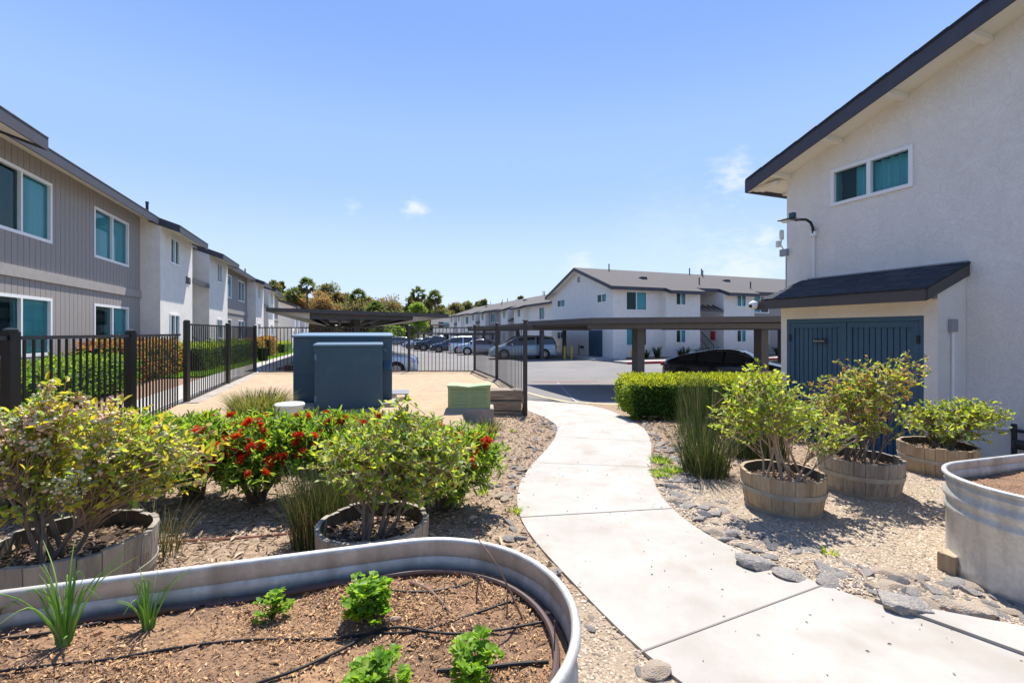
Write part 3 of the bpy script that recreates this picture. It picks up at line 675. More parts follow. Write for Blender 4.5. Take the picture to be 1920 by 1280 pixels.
def door_pair(par, M, a0, a1, z0, z1, y, mt='door_blue', name='door'):
    hs = []
    fr = MB()
    for (p0, p1, q0, q1) in ((a0, a0+.06, z0, z1), (a1-.06, a1, z0, z1), (a0+.06, a1-.06, z1-.07, z1)): fr.box(p0, p1, y-.05, y+.02, q0, q1, M)
    f = fr.build('door_frame', mt, par)
    am = (a0+a1)/2
    for (b0, b1) in ((a0+.065, am-.006), (am+.006, a1-.065)):
        d = MB(); T0 = z1-.075
        for (p0, p1, q0, q1) in ((b0, b0+.07, z0, T0), (b1-.07, b1, z0, T0), (b0+.07, b1-.07, T0-.08, T0), (b0+.07, b1-.07, z0, z0+.1)): d.box(p0, p1, y-.045, y, q0, q1, M)
        boards(d, M, b0+.072, b1-.072, z0+.1, T0-.082, [], wd=.082, gap=.014, y=y-.012, T=.014)
        d.quad(*[M @ Vector(q) for q in ((b0, y-.011, z0), (b1, y-.011, z0), (b1, y-.011, T0), (b0, y-.011, T0))])
        dd = d.build(name, mt, par)
        h = MB()
        for zz in (z0+.3, T0-.25):
            bx = b0 if b0 < am-.3 else b1; h.box(bx-.018, bx+.018, y-.062, y-.046, zz-.055, zz+.055, M)
        h.build('hinge', 'fence_black', dd); hs.append(dd)
    return hs
door_pair(fb, frameM((0, D_), (0, -1), (1, 0)), D_-3.45, D_-1.46, -.05, 2.1, 0.)
gm = MB(); Mg = frameM((0, D_), (0, -1), (1, 0))
gm.bar(Mg @ Vector((D_-4.9, -.15, .0)), Mg @ Vector((D_-4.9, -.15, .9)), .05); gm.bar(Mg @ Vector((D_-4.9, -.15, .7)), Mg @ Vector((D_-4.2, -.15, .7)), .06); gm.lathe([(.0, 0), (.16, .0), (.16, .2), (0, .2)], 10, tuple(Mg @ Vector((D_-4.3, -.2, .6)))); gm.build('pipe_meter', 'dark_metal', fb)
av = MB(); av.box(-.03, .0, D_/2-.2, D_/2+.2, 6.15, 6.6); av.build('attic_vent', 'pad_concrete', fb)
# long row further back, facade towards -u
RS = [(0, 6.7, 'white', [(1.9, 3.3)]), (6.7, 9.9, 'tower', [(7.7, 8.6)]), (9.9, 12.2, 'recess', []), (12.2, 15, 'tower', [(13.2, 14.0)]), (15, 22, 'gray', [(15.9, 16.9), (19.3, 21.2)]), (22, 25, 'tower', [(23, 24)]), (25, 27.5, 'recess', []), (27.5, 30.3, 'tower', [(28.3, 29.3)]), (30.3, 37, 'white', [(31.5, 32.7), (34, 36)]), (37, 40, 'tower', [(38, 39)]), (40, 42.5, 'recess', []), (42.5, 46, 'tower', [(44, 45)])]
RS = [(46-b, 46-a, k, [(46-q, 46-p) for p, q in ws][::-1]) for a, b, k, ws in RS][::-1] if False else RS
rb = apartment('apartment_building', 'long receding white and grey apartment row behind the parked cars', xy(21.3, 44.2+46), R(-90)+TH, -.75, 5.4, [(46-b, 46-a, k, [(46-q, 46-p) for p, q in ws]) for a, b, k, ws in RS][::-1], slope=.33, det=False,
               vents=[(46-8, 4.6, 'pipe'), (46-10, 5, 'pipe'), (46-11, 4.2, 'pipe'), (46-13, 4.9, 'pipe'), (46-15, 3, 'box'), (46-22, 2, 'pipe'), (46-27, 4.8, 'pipe'), (46-29, 4.6, 'pipe'), (46-33, 3, 'box'), (46-36, 4.8, 'pipe')])
apartment('apartment_building', 'small distant white building with plain grey roof at the end of the parking lot', onpx(812, 104), R(8), -1.2, 4.3,
          [(0, 8, 'white', [(1.2, 3.6)])], D=9, slope=.36, det=False)

# right building: trowelled stucco gable end with an electrical shed against it
o_ = xy(8, 6.29)
t = thing('apartment_building', 'large near stucco building with sloping dark eave and small high window', 'apartment building', (*o_, 0), R(-90)+TH)
# local x = -v (towards the camera), y = +u (into the building)
WD = 10.4; zw = 4.42; SL = .312
small = (.90, 2.01, 3.68, 4.20)
gable(t, I4, WD, -1.0, zw, SL, [small], 'stucco_trowelled', 'gable_wall')
b = MB(); b.quad((0, 0, -1), (0, 22, -1), (0, 22, zw), (0, 0, zw)); b.quad((WD, 0, -1), (WD, 22, -1), (WD, 22, zw), (WD, 0, zw)); b.build('side_wall', 'stucco_trowelled', t)
window(t, I4, *small, 0., 3, .055)
# roof ridge runs along local y
rf, fa, so, rt = MB(), MB(), MB(), MB(); OV, RK, TT = .5, .45, .2
zr = lambda x: zw+SL*(x if x < WD/2 else WD-x)
for (xa, xb) in ((-OV, WD/2), (WD/2, WD+OV)):
    rf.quad((xa, -RK-.04, zr(xa)+TT), (xb, -RK-.04, zr(xb)+TT), (xb, 22, zr(xb)+TT), (xa, 22, zr(xa)+TT))
    K = 16
    for k in range(K):   # ragged shingle ends over the rake board
        p, q = xa+(xb-xa)*k/K, xa+(xb-xa)*(k+1)/K
        rf.add([(p, -RK-.05, zr(p)+TT-.03), (q, -RK-.05, zr(q)+TT-.03+.008), (q, -RK-.05, zr(q)+TT+.012), (p, -RK-.05, zr(p)+TT+.004), (p, -RK+.1, zr(p)+TT+.004), (q, -RK+.1, zr(q)+TT+.012)], [(0, 1, 2, 3), (3, 2, 5, 4)])
    vs = [(x, y, zr(x)+dz) for y in (-RK-.03, -RK) for (x, dz) in ((xa, -.06), (xb, -.06), (xb, TT-.012), (xa, TT-.012))]
    fa.add(vs, [(0, 1, 2, 3), (7, 6, 5, 4), (0, 4, 5, 1), (1, 5, 6, 2), (2, 6, 7, 3), (3, 7, 4, 0)])
    so.quad((xa, -RK, zr(xa)-.006), (xb, -RK, zr(xb)-.006), (xb, -.001, zr(xb)-.006), (xa, -.001, zr(xa)-.006))
fa.box(-OV-.03, -OV, -RK-.03, 22, zr(-OV)-.06, zr(-OV)+TT-.014)
so.quad((-OV, 0, zr(-OV)+.021), (-OV, 22, zr(-OV)+.021), (0, 22, zr(0)+.021), (0, 0, zr(0)+.021))
def rafter(x0, x1, y0, y1, z0, z1):
    MB().box(x0, x1, y0, y1, z0, z1).build('rafter', 'soffit_paint', r)
r = rf.build('roof', 'shingle_dark', t); fa.build('fascia', 'fascia_paint', r); so.build('soffit', 'soffit_paint', r)
for k in range(11):   # lookout blocks under the rake, rafter tails at the eave
    x = .05+k*.95; rafter(x-.045, x+.045, -RK+.0, -.002, zr(x)-.075, zr(x)+.005)
rafter(-OV+.002, -.002, -.28, -.20, zr(-.25)-.1, zr(-.25)-.03); rt.bar((-OV, -RK+.02, zr(-OV)-.03), (-.02, -.05, zr(0)-.05), .05)
for k in range(9): rafter(-OV+.005, -.004, .5+k*1.2, .58+k*1.2, zr(-.25)-.1, zr(-.25)-.02)
rt.build('rafter', 'soffit_paint', r)

# electrical shed (same local frame): v 3.62..5.89 -> x .40..2.67 ; u 7.35 -> y -.65
s = thing('electrical_shed', 'low stucco shed with blue double doors built against the right building', 'shed', (*o_, 0), R(-90)+TH)
sx0, sx1, sy = .40, 2.67, -.65
m = MB(); dx0, dx1, dz0, dz1 = .51, 2.52, -.40, 1.67
cells(m, I4, sx0, sx1, -1, 2.06, [(dx0, dx1, -1, dz1)], sy)
for xx in (sx0, sx1): m.quad((xx, sy, -1), (xx, -.003, -1), (xx, -.003, 2.34), (xx, sy, 2.06))
m.quad((dx0, sy, dz1), (dx1, sy, dz1), (dx1, sy+.06, dz1), (dx0, sy+.06, dz1))
for xx in (dx0, dx1): m.quad((xx, sy, -1), (xx, sy+.06, -1), (xx, sy+.06, dz1), (xx, sy, dz1))
m.build('wall', 'stucco_trowelled', s)
drs = door_pair(s, I4, dx0, dx1, dz0, dz1, sy+.055)
sg = MB(); sg.box(.99, 1.21, sy-.022, sy-.012, 1.27, 1.335); sgo = sg.build('sign', 'fence_black', drs[0])
text('lettering', 'Electrical Room', .029, Matrix.Translation((1.10, sy-.0235, 1.30)) @ Matrix.Rotation(R(90), 4, 'X'), 'vinyl_white', sgo, .0005)
ex0, ex1, ey = .33, 2.70, -.96
zt = lambda y: 2.40+(y)*(.37/.96)
m = MB(); T = .03
m.add([(ex0, ey-.02, zt(ey)+.0), (ex1+.015, ey-.02, zt(ey)), (ex1+.015, -.004, zt(0)), (ex0, -.004, zt(0)), (ex0, ey-.02, zt(ey)-T), (ex1+.015, ey-.02, zt(ey)-T), (ex1+.015, -.004, zt(0)-T), (ex0, -.004, zt(0)-T)], [(0, 1, 2, 3), (7, 6, 5, 4), (0, 4, 5, 1), (1, 5, 6, 2), (2, 6, 7, 3), (3, 7, 4, 0)])
# hipped left end running down past the door
m.add([(ex0, -.004, zt(0)), (ex0-.02, ey-.02, zt(ey)), (ex0-.22, ey+.06, zt(ey)-.02), (ex0-.14, -.1, zt(0)-.25)], [(0, 3, 2, 1)])
NC = 9
for k in range(NC):
    y0_ = ey-.025+(.95)*k/NC; y1_ = y0_+.15; xx = ex0-.02-(.0 if k % 2 else .1)
    while xx < ex1+.01:
        wd = rnd.uniform(.13, .26); x1_ = min(ex1+.02, xx+wd-.006); x0_ = max(xx, ex0-.02+.0*k); j = rnd.uniform(-.008, .004); h_ = rnd.uniform(.006, .013)
        if x1_ > x0_+.02:
            m.cur = rnd.choice((0, 0, 1, 2)); m.add([(x0_, y0_+j, zt(y0_)+h_), (x1_, y0_+j, zt(y0_)+h_), (x1_, y1_, zt(y1_)+.001), (x0_, y1_, zt(y1_)+.001), (x0_, y0_+j, zt(y0_)-.004), (x1_, y0_+j, zt(y0_)-.004)], [(0, 1, 2, 3), (4, 5, 1, 0), (0, 3, 4), (1, 5, 2)])
        xx += wd
rf = m.build('roof', ['shingle_dark', 'shingle_navy', 'shingle_slate'], s)
f = MB(); f.box(ex0-.2, ex1, ey-.01, ey+.02, zt(ey)-.18, zt(ey)-.031)
f.add([(x, y, zt(y)+dz) for x in (ex1-.018, ex1+.01) for (y, dz) in ((ey+.021, -.18), (-.004, -.18), (-.004, -.031), (ey+.021, -.031))], [(0, 1, 2, 3), (7, 6, 5, 4), (0, 4, 5, 1), (1, 5, 6, 2), (2, 6, 7, 3), (3, 7, 4, 0)])
f.add([(x, y, zt(ey)-dz) for x in (ex0-.215, ex0-.2) for (y, dz) in ((ey-.01, .18), (sy, .18), (sy, .031), (ey-.01, .031))], [(0, 1, 2, 3), (7, 6, 5, 4), (0, 4, 5, 1), (1, 5, 6, 2), (2, 6, 7, 3), (3, 7, 4, 0)])
f.build('fascia', 'carport_paint', rf)
so = MB(); so.quad((ex0-.2, ey+.02, zt(ey)-.15), (ex1-.02, ey+.02, zt(ey)-.15), (ex1-.02, sy, zt(ey)-.15), (ex0-.2, sy, zt(ey)-.15)); so.build('soffit', 'soffit_paint', rf)
fl = MB(); fl.bar((ex0+.1, -.02, zt(0)+.012), (ex1, -.02, zt(0)+.012), .02); fl.build('flashing', 'grey_metal', rf)

def wallthing(name, label, cat): return thing(name, label, cat, (*o_, 0), R(-90)+TH)
L = wallthing('wall_lamp', 'black gooseneck lamp curving off the right building on a white conduit', 'lamp')
m = MB(); m.tube([(.55, -.03, 2.42), (.55, -.03, 3.2)], .016, 8); m.box(.50, .60, -.06, -.004, 3.17, 3.25); m.build('conduit', 'vinyl_white', L)
m = MB(); m.tube([(.55, -.04, 3.22), (.55, -.05, 3.32), (.55, -.11, 3.41), (.55, -.22, 3.45), (.55, -.36, 3.44), (.55, -.48, 3.42)], .024, 10); m.build('arm', 'fence_black', L, True)
m = MB()
def loft(mb, rings):
    n = len(rings[0]); vs = [p for r in rings for p in r]
    mb.add(vs, [(i*n+j, i*n+(j+1) % n, (i+1)*n+(j+1) % n, (i+1)*n+j) for i in range(len(rings)-1) for j in range(n)]+[tuple(range(n-1, -1, -1)), tuple(range((len(rings)-1)*n, len(rings)*n))])
rg = []
for (y, w2, zc, h) in ((-.42, .035, 3.42, .03), (-.52, .06, 3.42, .035), (-.62, .10, 3.405, .035), (-.76, .10, 3.39, .03), (-.86, .06, 3.375, .02), (-.90, .02, 3.37, .01)):
    rg.append([(.55+w2*math.cos(a), y, zc+h*math.sin(a) if math.sin(a) > 0 else zc+.2*h*math.sin(a)) for a in [2*math.pi*k/12 for k in range(12)]])
loft(m, rg); m.build('lamp_head', 'fence_black', L, True)
m = MB(); m.lathe([(0, -.04), (.05, -.035), (.08, -.012), (.08, 0)], 16, (.55, -.72, 3.388)); m.build('lens', 'vinyl_white', L, True)
m = MB(); m.box(.51, .59, -.60, -.52, 3.452, 3.54); m.build('photocell', 'box_blue', L)
K = wallthing('junction_box', 'grey sensor and junction box with conduit at the corner of the right building', 'electrical box')
m = MB(); m.tube([(-.03, .03, -.2), (-.03, .03, 2.9)], .018, 8); m.box(-.10, .04, -.07, .0, 2.9, 3.03); m.build('conduit', 'grey_metal', K)
m = MB(); m.tube([(-.05, -.03, 3.03), (-.07, -.05, 3.1), (-.1, -.08, 3.12)], .014); m.lathe([(.035, 0), (.04, .02), (.04, .17), (.02, .19)], 10, (-.07, -.05, 3.22), True); m.box(-.14, -.08, -.12, -.06, 3.08, 3.2); m.bar((-.08, -.06, 3.1), (-.07, -.05, 3.25), .02); m.build('sensor', 'white_plastic', K)
K = wallthing('security_camera', 'white dome security camera under the left end of the shed roof', 'camera')
m = MB(); bmx = Matrix.Translation((ex0-.17, ey-.055, zt(ey)-.16))
m.lathe([(.0, -.075), (.04, -.066), (.065, -.04), (.075, 0), (.07, .04), (.045, .065), (0, .075)], 16, (ex0-.16, ey-.085, zt(ey)-.10)); m.build('housing', 'vinyl_white', K, True)
m = MB(); m.lathe([(.0, -.035), (.02, -.03), (.034, -.01), (.034, .02), (0, .03)], 12, (ex0-.165, ey-.145, zt(ey)-.115)); m.build('lens', 'fence_black', K, True)
K = wallthing('meter_box', 'small grey box with white conduit on the side wall of the shed', 'electrical box')
m = MB(); m.box(sx1+.002, sx1+.06, -.43, -.31, 1.45, 1.62); m.build('box', 'grey_metal', K, bevel=.006)
m = MB(); m.tube([(sx1+.03, -.37, -.2), (sx1+.03, -.37, 1.45)], .016, 8); m.build('conduit', 'vinyl_white', K)
K = wallthing('gas_pipe', 'dark gas regulator and yellow valve on the base of the right wall', 'pipe')
m = MB(); m.tube([(3.15, -.1, .22), (4.3, -.1, .2)], .022, 8); m.tube([(3.18, -.1, -.35), (3.18, -.1, .3)], .028, 8); m.tube([(3.3, -.1, .22), (3.3, -.1, .12)], .03, 8); m.build('pipe', 'dark_metal', K, True)
m = MB(); m.lathe([(0, -.06), (.07, -.05), (.085, 0), (.07, .05), (0, .06)], 14, (3.27, -.16, .06)); m.build('regulator', 'dark_metal', K, True)
m = MB(); m.box(3.13, 3.23, -.15, -.05, -.20, -.12); m.lathe([(.03, -.08), (.06, 0), (.03, .08)], 10, (3.18, -.1, -.16), True); m.build('valve', 'brass', K)
m = MB(); m.tube([(2.75, -.03, .19), (3.15, -.03, .21)], .018, 8); m.build('conduit', 'vinyl_white', K)

# ------------------------------------------------------------------ canopies over the parking stalls
def canopy(name, label, o, rz, Lx, Dy, z0, z1, ground, posts, edge=.16, tilt=0., inner=.0, mt='carport_paint', skew=0.):
    t = thing(name, label, 'carport', (*o, 0), rz, 'carports in the parking lot')
    m = MB(); m.add([(x, y, z+tilt*(x/Lx)) for z in (z1-.03, z1) for (x, y) in ((0, 0), (Lx, 0), (Lx, Dy), (0, Dy))], [(3, 2, 1, 0), (4, 5, 6, 7), (0, 1, 5, 4), (1, 2, 6, 5), (2, 3, 7, 6), (3, 0, 4, 7)]); rf = m.build('roof', mt, t)
    f = MB()
    for (a, b_, c, d) in ((0, Lx, -.04, -.005), (0, Lx, Dy+.005, Dy+.04), (-.04, -.005, -.04, Dy+.04), (Lx+.005, Lx+.04, -.04, Dy+.04)):
        f.add([(x, y, z+tilt*(x/Lx)) for z in (z1-edge, z1+.012) for (x, y) in ((a, c), (b_, c), (b_, d), (a, d))], [(3, 2, 1, 0), (4, 5, 6, 7), (0, 1, 5, 4), (1, 2, 6, 5), (2, 3, 7, 6), (3, 0, 4, 7)])
    f.build('fascia', mt, rf)
    if inner:
        s = MB(); e = inner   # soffit slopes in from the fascia to a lower inner beam frame
        P = [(0, 0), (Lx, 0), (Lx, Dy), (0, Dy)]; Q = [(e, .08), (Lx-e, .08), (Lx-e, Dy-.08), (e, Dy-.08)]
        for (xa, xb) in ((0, e), (Lx, Lx-e)):
            s.quad((xa, 0, z1-edge+.02+tilt*xa/Lx), (xa, Dy, z1-edge+.02+tilt*xa/Lx), (xb, Dy-.08, z0), (xb, .08, z0))
        for yy in (.1, Dy-.1):
            for (xa, xb) in ((0, e), (Lx, Lx-e)): s.quad((xa, yy, z1-edge+tilt*xa/Lx+.03), (xb, yy, z1-edge+tilt*xb/Lx+.03), (xb, yy, z0))
        s.build('soffit', 'carport_soffit', rf)
        for xx in (e, Lx-e): 
            pass
    b = MB(); i = inner
    for yy in (.12, Dy-.27): b.box(i+.02, Lx-i-.02, yy, yy+.15, z0, z1-.16)
    n = 5
    for k in range(n):
        xx = i+.1+(Lx-2*i-.35)*k/(n-1); b.box(xx, xx+.14, .29, Dy-.29, z0+.1, z1-.17)
    b.build('beam', mt, t)
    for (x, y) in posts:
        p = MB(); p.box(x-.12, x+.12, y-.14, y+.14, ground, z0+.098); p.build('post', mt, t, bevel=.01)
    if skew:
        for c in t.children_recursive: c.data.transform(Matrix(((1, skew, 0, 0), (0, 1, 0, 0), (0, 0, 1, 0), (0, 0, 0, 1))))
    return t
# T canopy behind the fenced yard, its end towards the camera
d0 = 17.6; xl = onpx(501, d0); 
o = xl
canopy('parking_canopy', 'low dark parking canopy with flared soffit directly behind the blue cabinet', o, TH, 7.08, 26, 1.96, 2.378, -.9, [(3.35, 1.6), (3.35, 9), (3.35, 17), (3.35, 24.5)], .14, -.16, 1.5)
# near canopy right of the walk
canopy('parking_canopy', 'near flat dark brown canopy with thick posts above the black sedan', onpx(1109, 14.2), 0, 22, 4.7, 1.55, 1.876, -.75, [(1.85, .6), (5.85, .6), (10.2, .6), (14.6, .6)], .17, .2, skew=-.378)
canopy('parking_canopy', 'dark flat canopy sheltering the silver minivan', xy(12.4, 30), TH, 5.4, 16, 1.55, 1.98, -.7, [(1.5, .6), (1.5, 5.5), (1.5, 10.5), (1.5, 15), (4.6, 3)], .2)
canopy('parking_canopy', 'distant dark canopy over the row of parked trucks and cars', xy(12.0, 52), TH, 5.4, 25, 1.05, 1.33, -1.2, [(1.0, .6), (1.0, 6), (1.0, 12), (1.0, 18), (1.0, 24)], .2)
canopy('parking_canopy', 'dark canopy edge showing behind the near canopy at the right', xy(uv(*onpx(1400, 24))[0], 20.3), TH, 14, 4.7, 1.58, 1.92, -.7, [(6, .6), (11, .6)], .2)

# ------------------------------------------------------------------ fences
def fence(label, runs, zb, zt_, mt, pw, posts_down, bw=.019, sp=.11, caps=True, zrb=.08):
    """runs: list of ground points; rails and balusters between neighbours; zb/zt_: bottom / top of panel per point"""
    t = thing('fence', label, 'fence', (*runs[0][0], 0))
    ox, oy = runs[0][0]
    for (p, _) in runs:
        pass
    for k, ((p, post), (q, _)) in enumerate(zip(runs[:-1], runs[1:])):
        m = MB(); A = Vector((p[0]-ox, p[1]-oy, 0)); B = Vector((q[0]-ox, q[1]-oy, 0)); d = (B-A).normalized(); A2, B2 = A+d*pw*.5, B-d*pw*.5; up = Vector((0, 0, 1))
        m.bar(A2+up*(zt_-.02), B2+up*(zt_-.02), .03, .035); m.bar(A2+up*(zb+zrb), B2+up*(zb+zrb), .03, .035)
        n = max(2, round((B2-A2).length/sp))
        for i in range(1, n):
            c = A2.lerp(B2, i/n); m.bar(c+up*(zb+zrb+.017), c+up*(zt_-.039), bw)
        m.build('panel', mt, t)
    for (p, post), pd in zip(runs, posts_down):
        if not post: continue
        m = MB(); x, y = p[0]-ox, p[1]-oy; m.box(x-pw/2, x+pw/2, y-pw/2, y+pw/2, pd, zt_+.035)
        m.lathe([(pw*.78, 0), (pw*.78, .02), (pw*.3, .035), (0, .037)], 4, (x, y, zt_+.0355)); m.build('post', mt, t)
    return t
FA, FB = onpx(20, 4.05), onpx(245, 6.35)
pre = (FA[0]+(FA[0]-FB[0])*1.0, FA[1]+(FA[1]-FB[1])*1.0)
fence('lower black picket fence nearest the camera beside the yellow-leaved bush', [(pre, 1), (FA, 1), (FB, 1), ((PC[0]-.03, PC[1]-.12), 0)], .0, 1.415, 'fence_black', .09, [-.1]*4, .018, .142)
fence('tall dark fence along the walkway side of the sand yard', [(PC, 1), (PD_, 1), (PE, 1)], .06, 1.61, 'fence_black', .08, [-.1, .05, .05], .015, .15)
fence('tall dark fence across the back of the sand yard', [((PE[0]+.08, PE[1]+.0), 0), (P1, 1), (P2, 1), ((PF[0]-.06, PF[1]), 0)], .06, 1.61, 'fence_bronze', .075, [.0]*4, .018, .118)
fence('tall dark fence between the sand yard and the parking lot', [(PF, 1), (PM, 1), (PG, 1)], .08, 1.63, 'fence_bronze', .08, [.0, .0, -.4], .015, .15, zrb=.12)
# timber and concrete edging of the yard
def edging(name, label, pts, wdt, z0, z1, mt, cat):
    t = MB()
    for a, b in zip(pts[:-1], pts[1:]):
        A, B = Vector(a), Vector(b); d = (B-A).normalized(); nn = Vector((-d.y, d.x))*wdt/2
        t.add([(*(p+s*nn), z) for z in (z0, z1) for p, s in ((A, -1), (B, -1), (B, 1), (A, 1))], [(3, 2, 1, 0), (4, 5, 6, 7), (0, 1, 5, 4), (1, 2, 6, 5), (2, 3, 7, 6), (3, 0, 4, 7)])
    return tag(t.build(name, mt, bevel=.012), label, cat)
sh = lambda p, dx, dy: (p[0]+dx, p[1]+dy)
edging('concrete_kerb', 'pale concrete kerb under the walkway fence', [sh(PC, .12, -.1), sh(PD_, .12, 0), sh(PE, .12, -.12)], .3, -.4, .13, 'pad_concrete', 'kerb')
edging('concrete_kerb', 'brown kerb under the rear fence of the sand yard', [sh(PE, .2, .02), sh(P1, 0, .02), sh(P2, 0, .02), sh(PF, -.1, .02)], .2, -.8, .14, 'timber', 'kerb')
edging('timber_edging', 'weathered timber beam along the foot of the parking-side fence', [sh(PF, -.02, -.05), sh(PM, -.06, 0), sh(PG, -.14, .3)], .22, -.7, .17, 'timber', 'edging')
t = thing('timber_retaining_wall', 'stacked weathered timbers at the corner beside the green box', 'retaining wall', (PG[0], PG[1], 0))
z = -.30
for k, hgt in enumerate((.19, .20, .21)):
    m = MB(); j = rnd.uniform(-.02, .02); m.box(-.82, -.06+j, -.06+j, .16, z, z+hgt-.012); ob = m.build('timber_beam', 'timber', t, bevel=.02); z += hgt
m = MB(); m.box(-.78, -.08, .17, .5, -.3, .275); m.build('earth_fill', 'timber', t, bevel=.02)

# ------------------------------------------------------------------ yard equipment
t = thing('transformer_cabinet', 'large blue steel utility cabinet in two stepped sections on the sand', 'utility cabinet', (-2.91, 7.825, .1), R(15)); t.scale = (.915, 1, 1)
m = MB(); m.box(-1.06, 1.0, .05, 1.5, -.3, .09); m.build('base', 'pad_concrete', t, bevel=.02)
m = MB(); m.box(-.96, .90, .5, 1.4, .09, 1.25); m.build('body', 'box_blue', t, bevel=.012)
m = MB(); m.add([(x, y, z) for (x, y, z) in ((-.985, .46, 1.25), (.925, .46, 1.25), (.925, 1.42, 1.25), (-.985, 1.42, 1.25), (-.985, .46, 1.285), (.925, .46, 1.285), (.90, 1.42, 1.335), (-.96, 1.42, 1.335))], [(3, 2, 1, 0), (4, 5, 6, 7), (0, 1, 5, 4), (1, 2, 6, 5), (2, 3, 7, 6), (3, 0, 4, 7)]); m.build('lid', 'box_lid', t, bevel=.008)
m = MB(); m.box(-.50, .71, .02, .499, .02, 1.10); m.build('front_compartment', 'box_blue', t, bevel=.01)
m = MB(); m.add([(-.52, .0, 1.10), (.73, .0, 1.10), (.73, .5, 1.10), (-.52, .5, 1.10), (-.52, .0, 1.135), (.73, .0, 1.135), (.715, .499, 1.17), (-.505, .499, 1.17)], [(3, 2, 1, 0), (4, 5, 6, 7), (0, 1, 5, 4), (1, 2, 6, 5), (2, 3, 7, 6), (3, 0, 4, 7)]); m.build('compartment_lid', 'box_lid', t, bevel=.006)
for zz in (.22, .92):
    m = MB(); m.box(-.497, -.455, .008, .0195, zz-.05, zz+.05); m.build('hinge', 'box_lid', t)
for xx in (-.55, .76):
    m = MB(); m.bar((xx-.04, .44, 1.04), (xx+.03, .44, 1.0), .03); m.build('latch', 'box_lid', t)
for (a, b) in ((-.955, -.52), (.73, .895)):
    m = MB(); m.add([(a, .499, .66), (b, .499, .66), (b, .40, .66), (a, .40, .66), (a, .499, .82), (b, .499, .82)], [(0, 1, 2, 3), (3, 2, 5, 4), (0, 3, 4), (1, 5, 2)]) if a > 0 else m.box(a, b, .485, .4995, .1, .56)
    m.build('side_panel', 'box_blue', t, bevel=.004)

t = thing('electrical_box', 'low pale green ribbed utility box on a concrete pad beside the timbers', 'utility box', (-.73, 7.75, .045), R(3))
m = MB(); m.box(-.39, .42, -.04, .45, -.15, .10); m.build('pad', 'pad_concrete', t, bevel=.02)
m = MB(); m.box(-.36, .36, 0, .38, .10, .46)
for k in range(7):
    z = .16+k*.04
    for (a, b) in ((-.31, -.015), (.015, .31)): m.add([(a, -.001, z), (b, -.001, z), (b, -.014, z+.008), (a, -.014, z+.008), (b, -.001, z+.03), (a, -.001, z+.03)], [(0, 1, 2, 3), (3, 2, 4, 5), (1, 4, 2), (0, 3, 5)])
m.build('body', 'green_box', t, bevel=.004)
m = MB(); P = [(-.375, .497), (-.2, .495), (0, .472), (.2, .495), (.375, .505)]; n = 5
vs = [(x, y, z) for y in (-.03, .40) for (x, z) in P]+[(x, y, z) for y in (-.03, .40) for (x, z) in ((-.36, .45), (-.2, .45), (0, .45), (.2, .45), (.36, .45))]
m.add(vs, [(i, i+1, n+i+1, n+i) for i in range(4)]+[(10+i, 10+i+1, i+1, i) for i in range(4)]+[(5+i, 5+i+1, 15+i+1, 15+i) for i in range(4)]+[(0, 5, 15, 10), (14, 19, 9, 4)]); m.build('lid', 'green_box', t, bevel=.006)
t = thing('valve_cover', 'round white capped pipe standing behind the red-flowered shrubs', 'valve cover', (*onpx(543, 6.7), 0))
m = MB(); m.lathe([(.185, -.05), (.185, .355), (.0, .355)], 32); m.build('pipe', 'white_plastic', t, True)
m = MB(); m.lathe([(.0, .356), (.205, .356), (.208, .385), (.195, .40), (0, .405)], 32); m.build('cap', 'white_plastic', t, True)
t = thing('pallet', 'small grey slatted pallet lying on the sand behind the blue cabinet', 'pallet', (*onpx(745, 9.0), .22), R(12))
for k in range(5): m = MB(); m.box(-.25, .22, -.3+k*.13, -.21+k*.13, .03, .05); m.build('slat', 'grey_metal', t)
m = MB(); m.box(-.25, -.2, -.3, .32, -.02, .03); m.box(.15, .2, -.3, .32, -.02, .03); m.build('runner', 'wood_grey', t)
t = thing('mobility_cart', 'black wheeled cart parked on the walkway behind the rear fence', 'cart', (*onpx(545, 17.5), H(*onpx(545, 17.5))+.04))
m = MB(); m.box(-.1, .55, -.25, .25, .25, .75); m.box(-.35, .5, -.2, .2, .18, .26); m.build('body', 'fence_black', t, bevel=.04)
m = MB(); m.tube([(-.35, 0, .2), (-.42, 0, .62)], .025); m.tube([(-.42, -.25, .62), (-.42, .25, .62)], .025); m.build('handlebar', 'fence_black', t)
for (x, y) in ((-.32, -.2), (-.32, .2), (.4, -.24), (.4, .24)):
    m = MB(); m.lathe([(0, -.04), (.13, -.04), (.15, 0), (.13, .04), (0, .04)], 14); wo_ = m.build('wheel', 'tyre', t); wo_.rotation_euler = (R(90), 0, 0); wo_.location = (x, y, .15)
t = thing('utility_pedestal', 'small dark green cable pedestal on the lawn by the left building', 'utility box', (*onpx(493, 25), H(*onpx(493, 25))))
m = MB(); m.box(-.2, .2, -.15, .15, -.1, .72); m.build('body', 'door_blue', t, bevel=.02); t.children[0].data.materials[0] = MATS['strap']
m = MB(); m.box(-.22, .22, -.17, .17, .72, .78); m.build('cap', 'strap_b', t, bevel=.02)

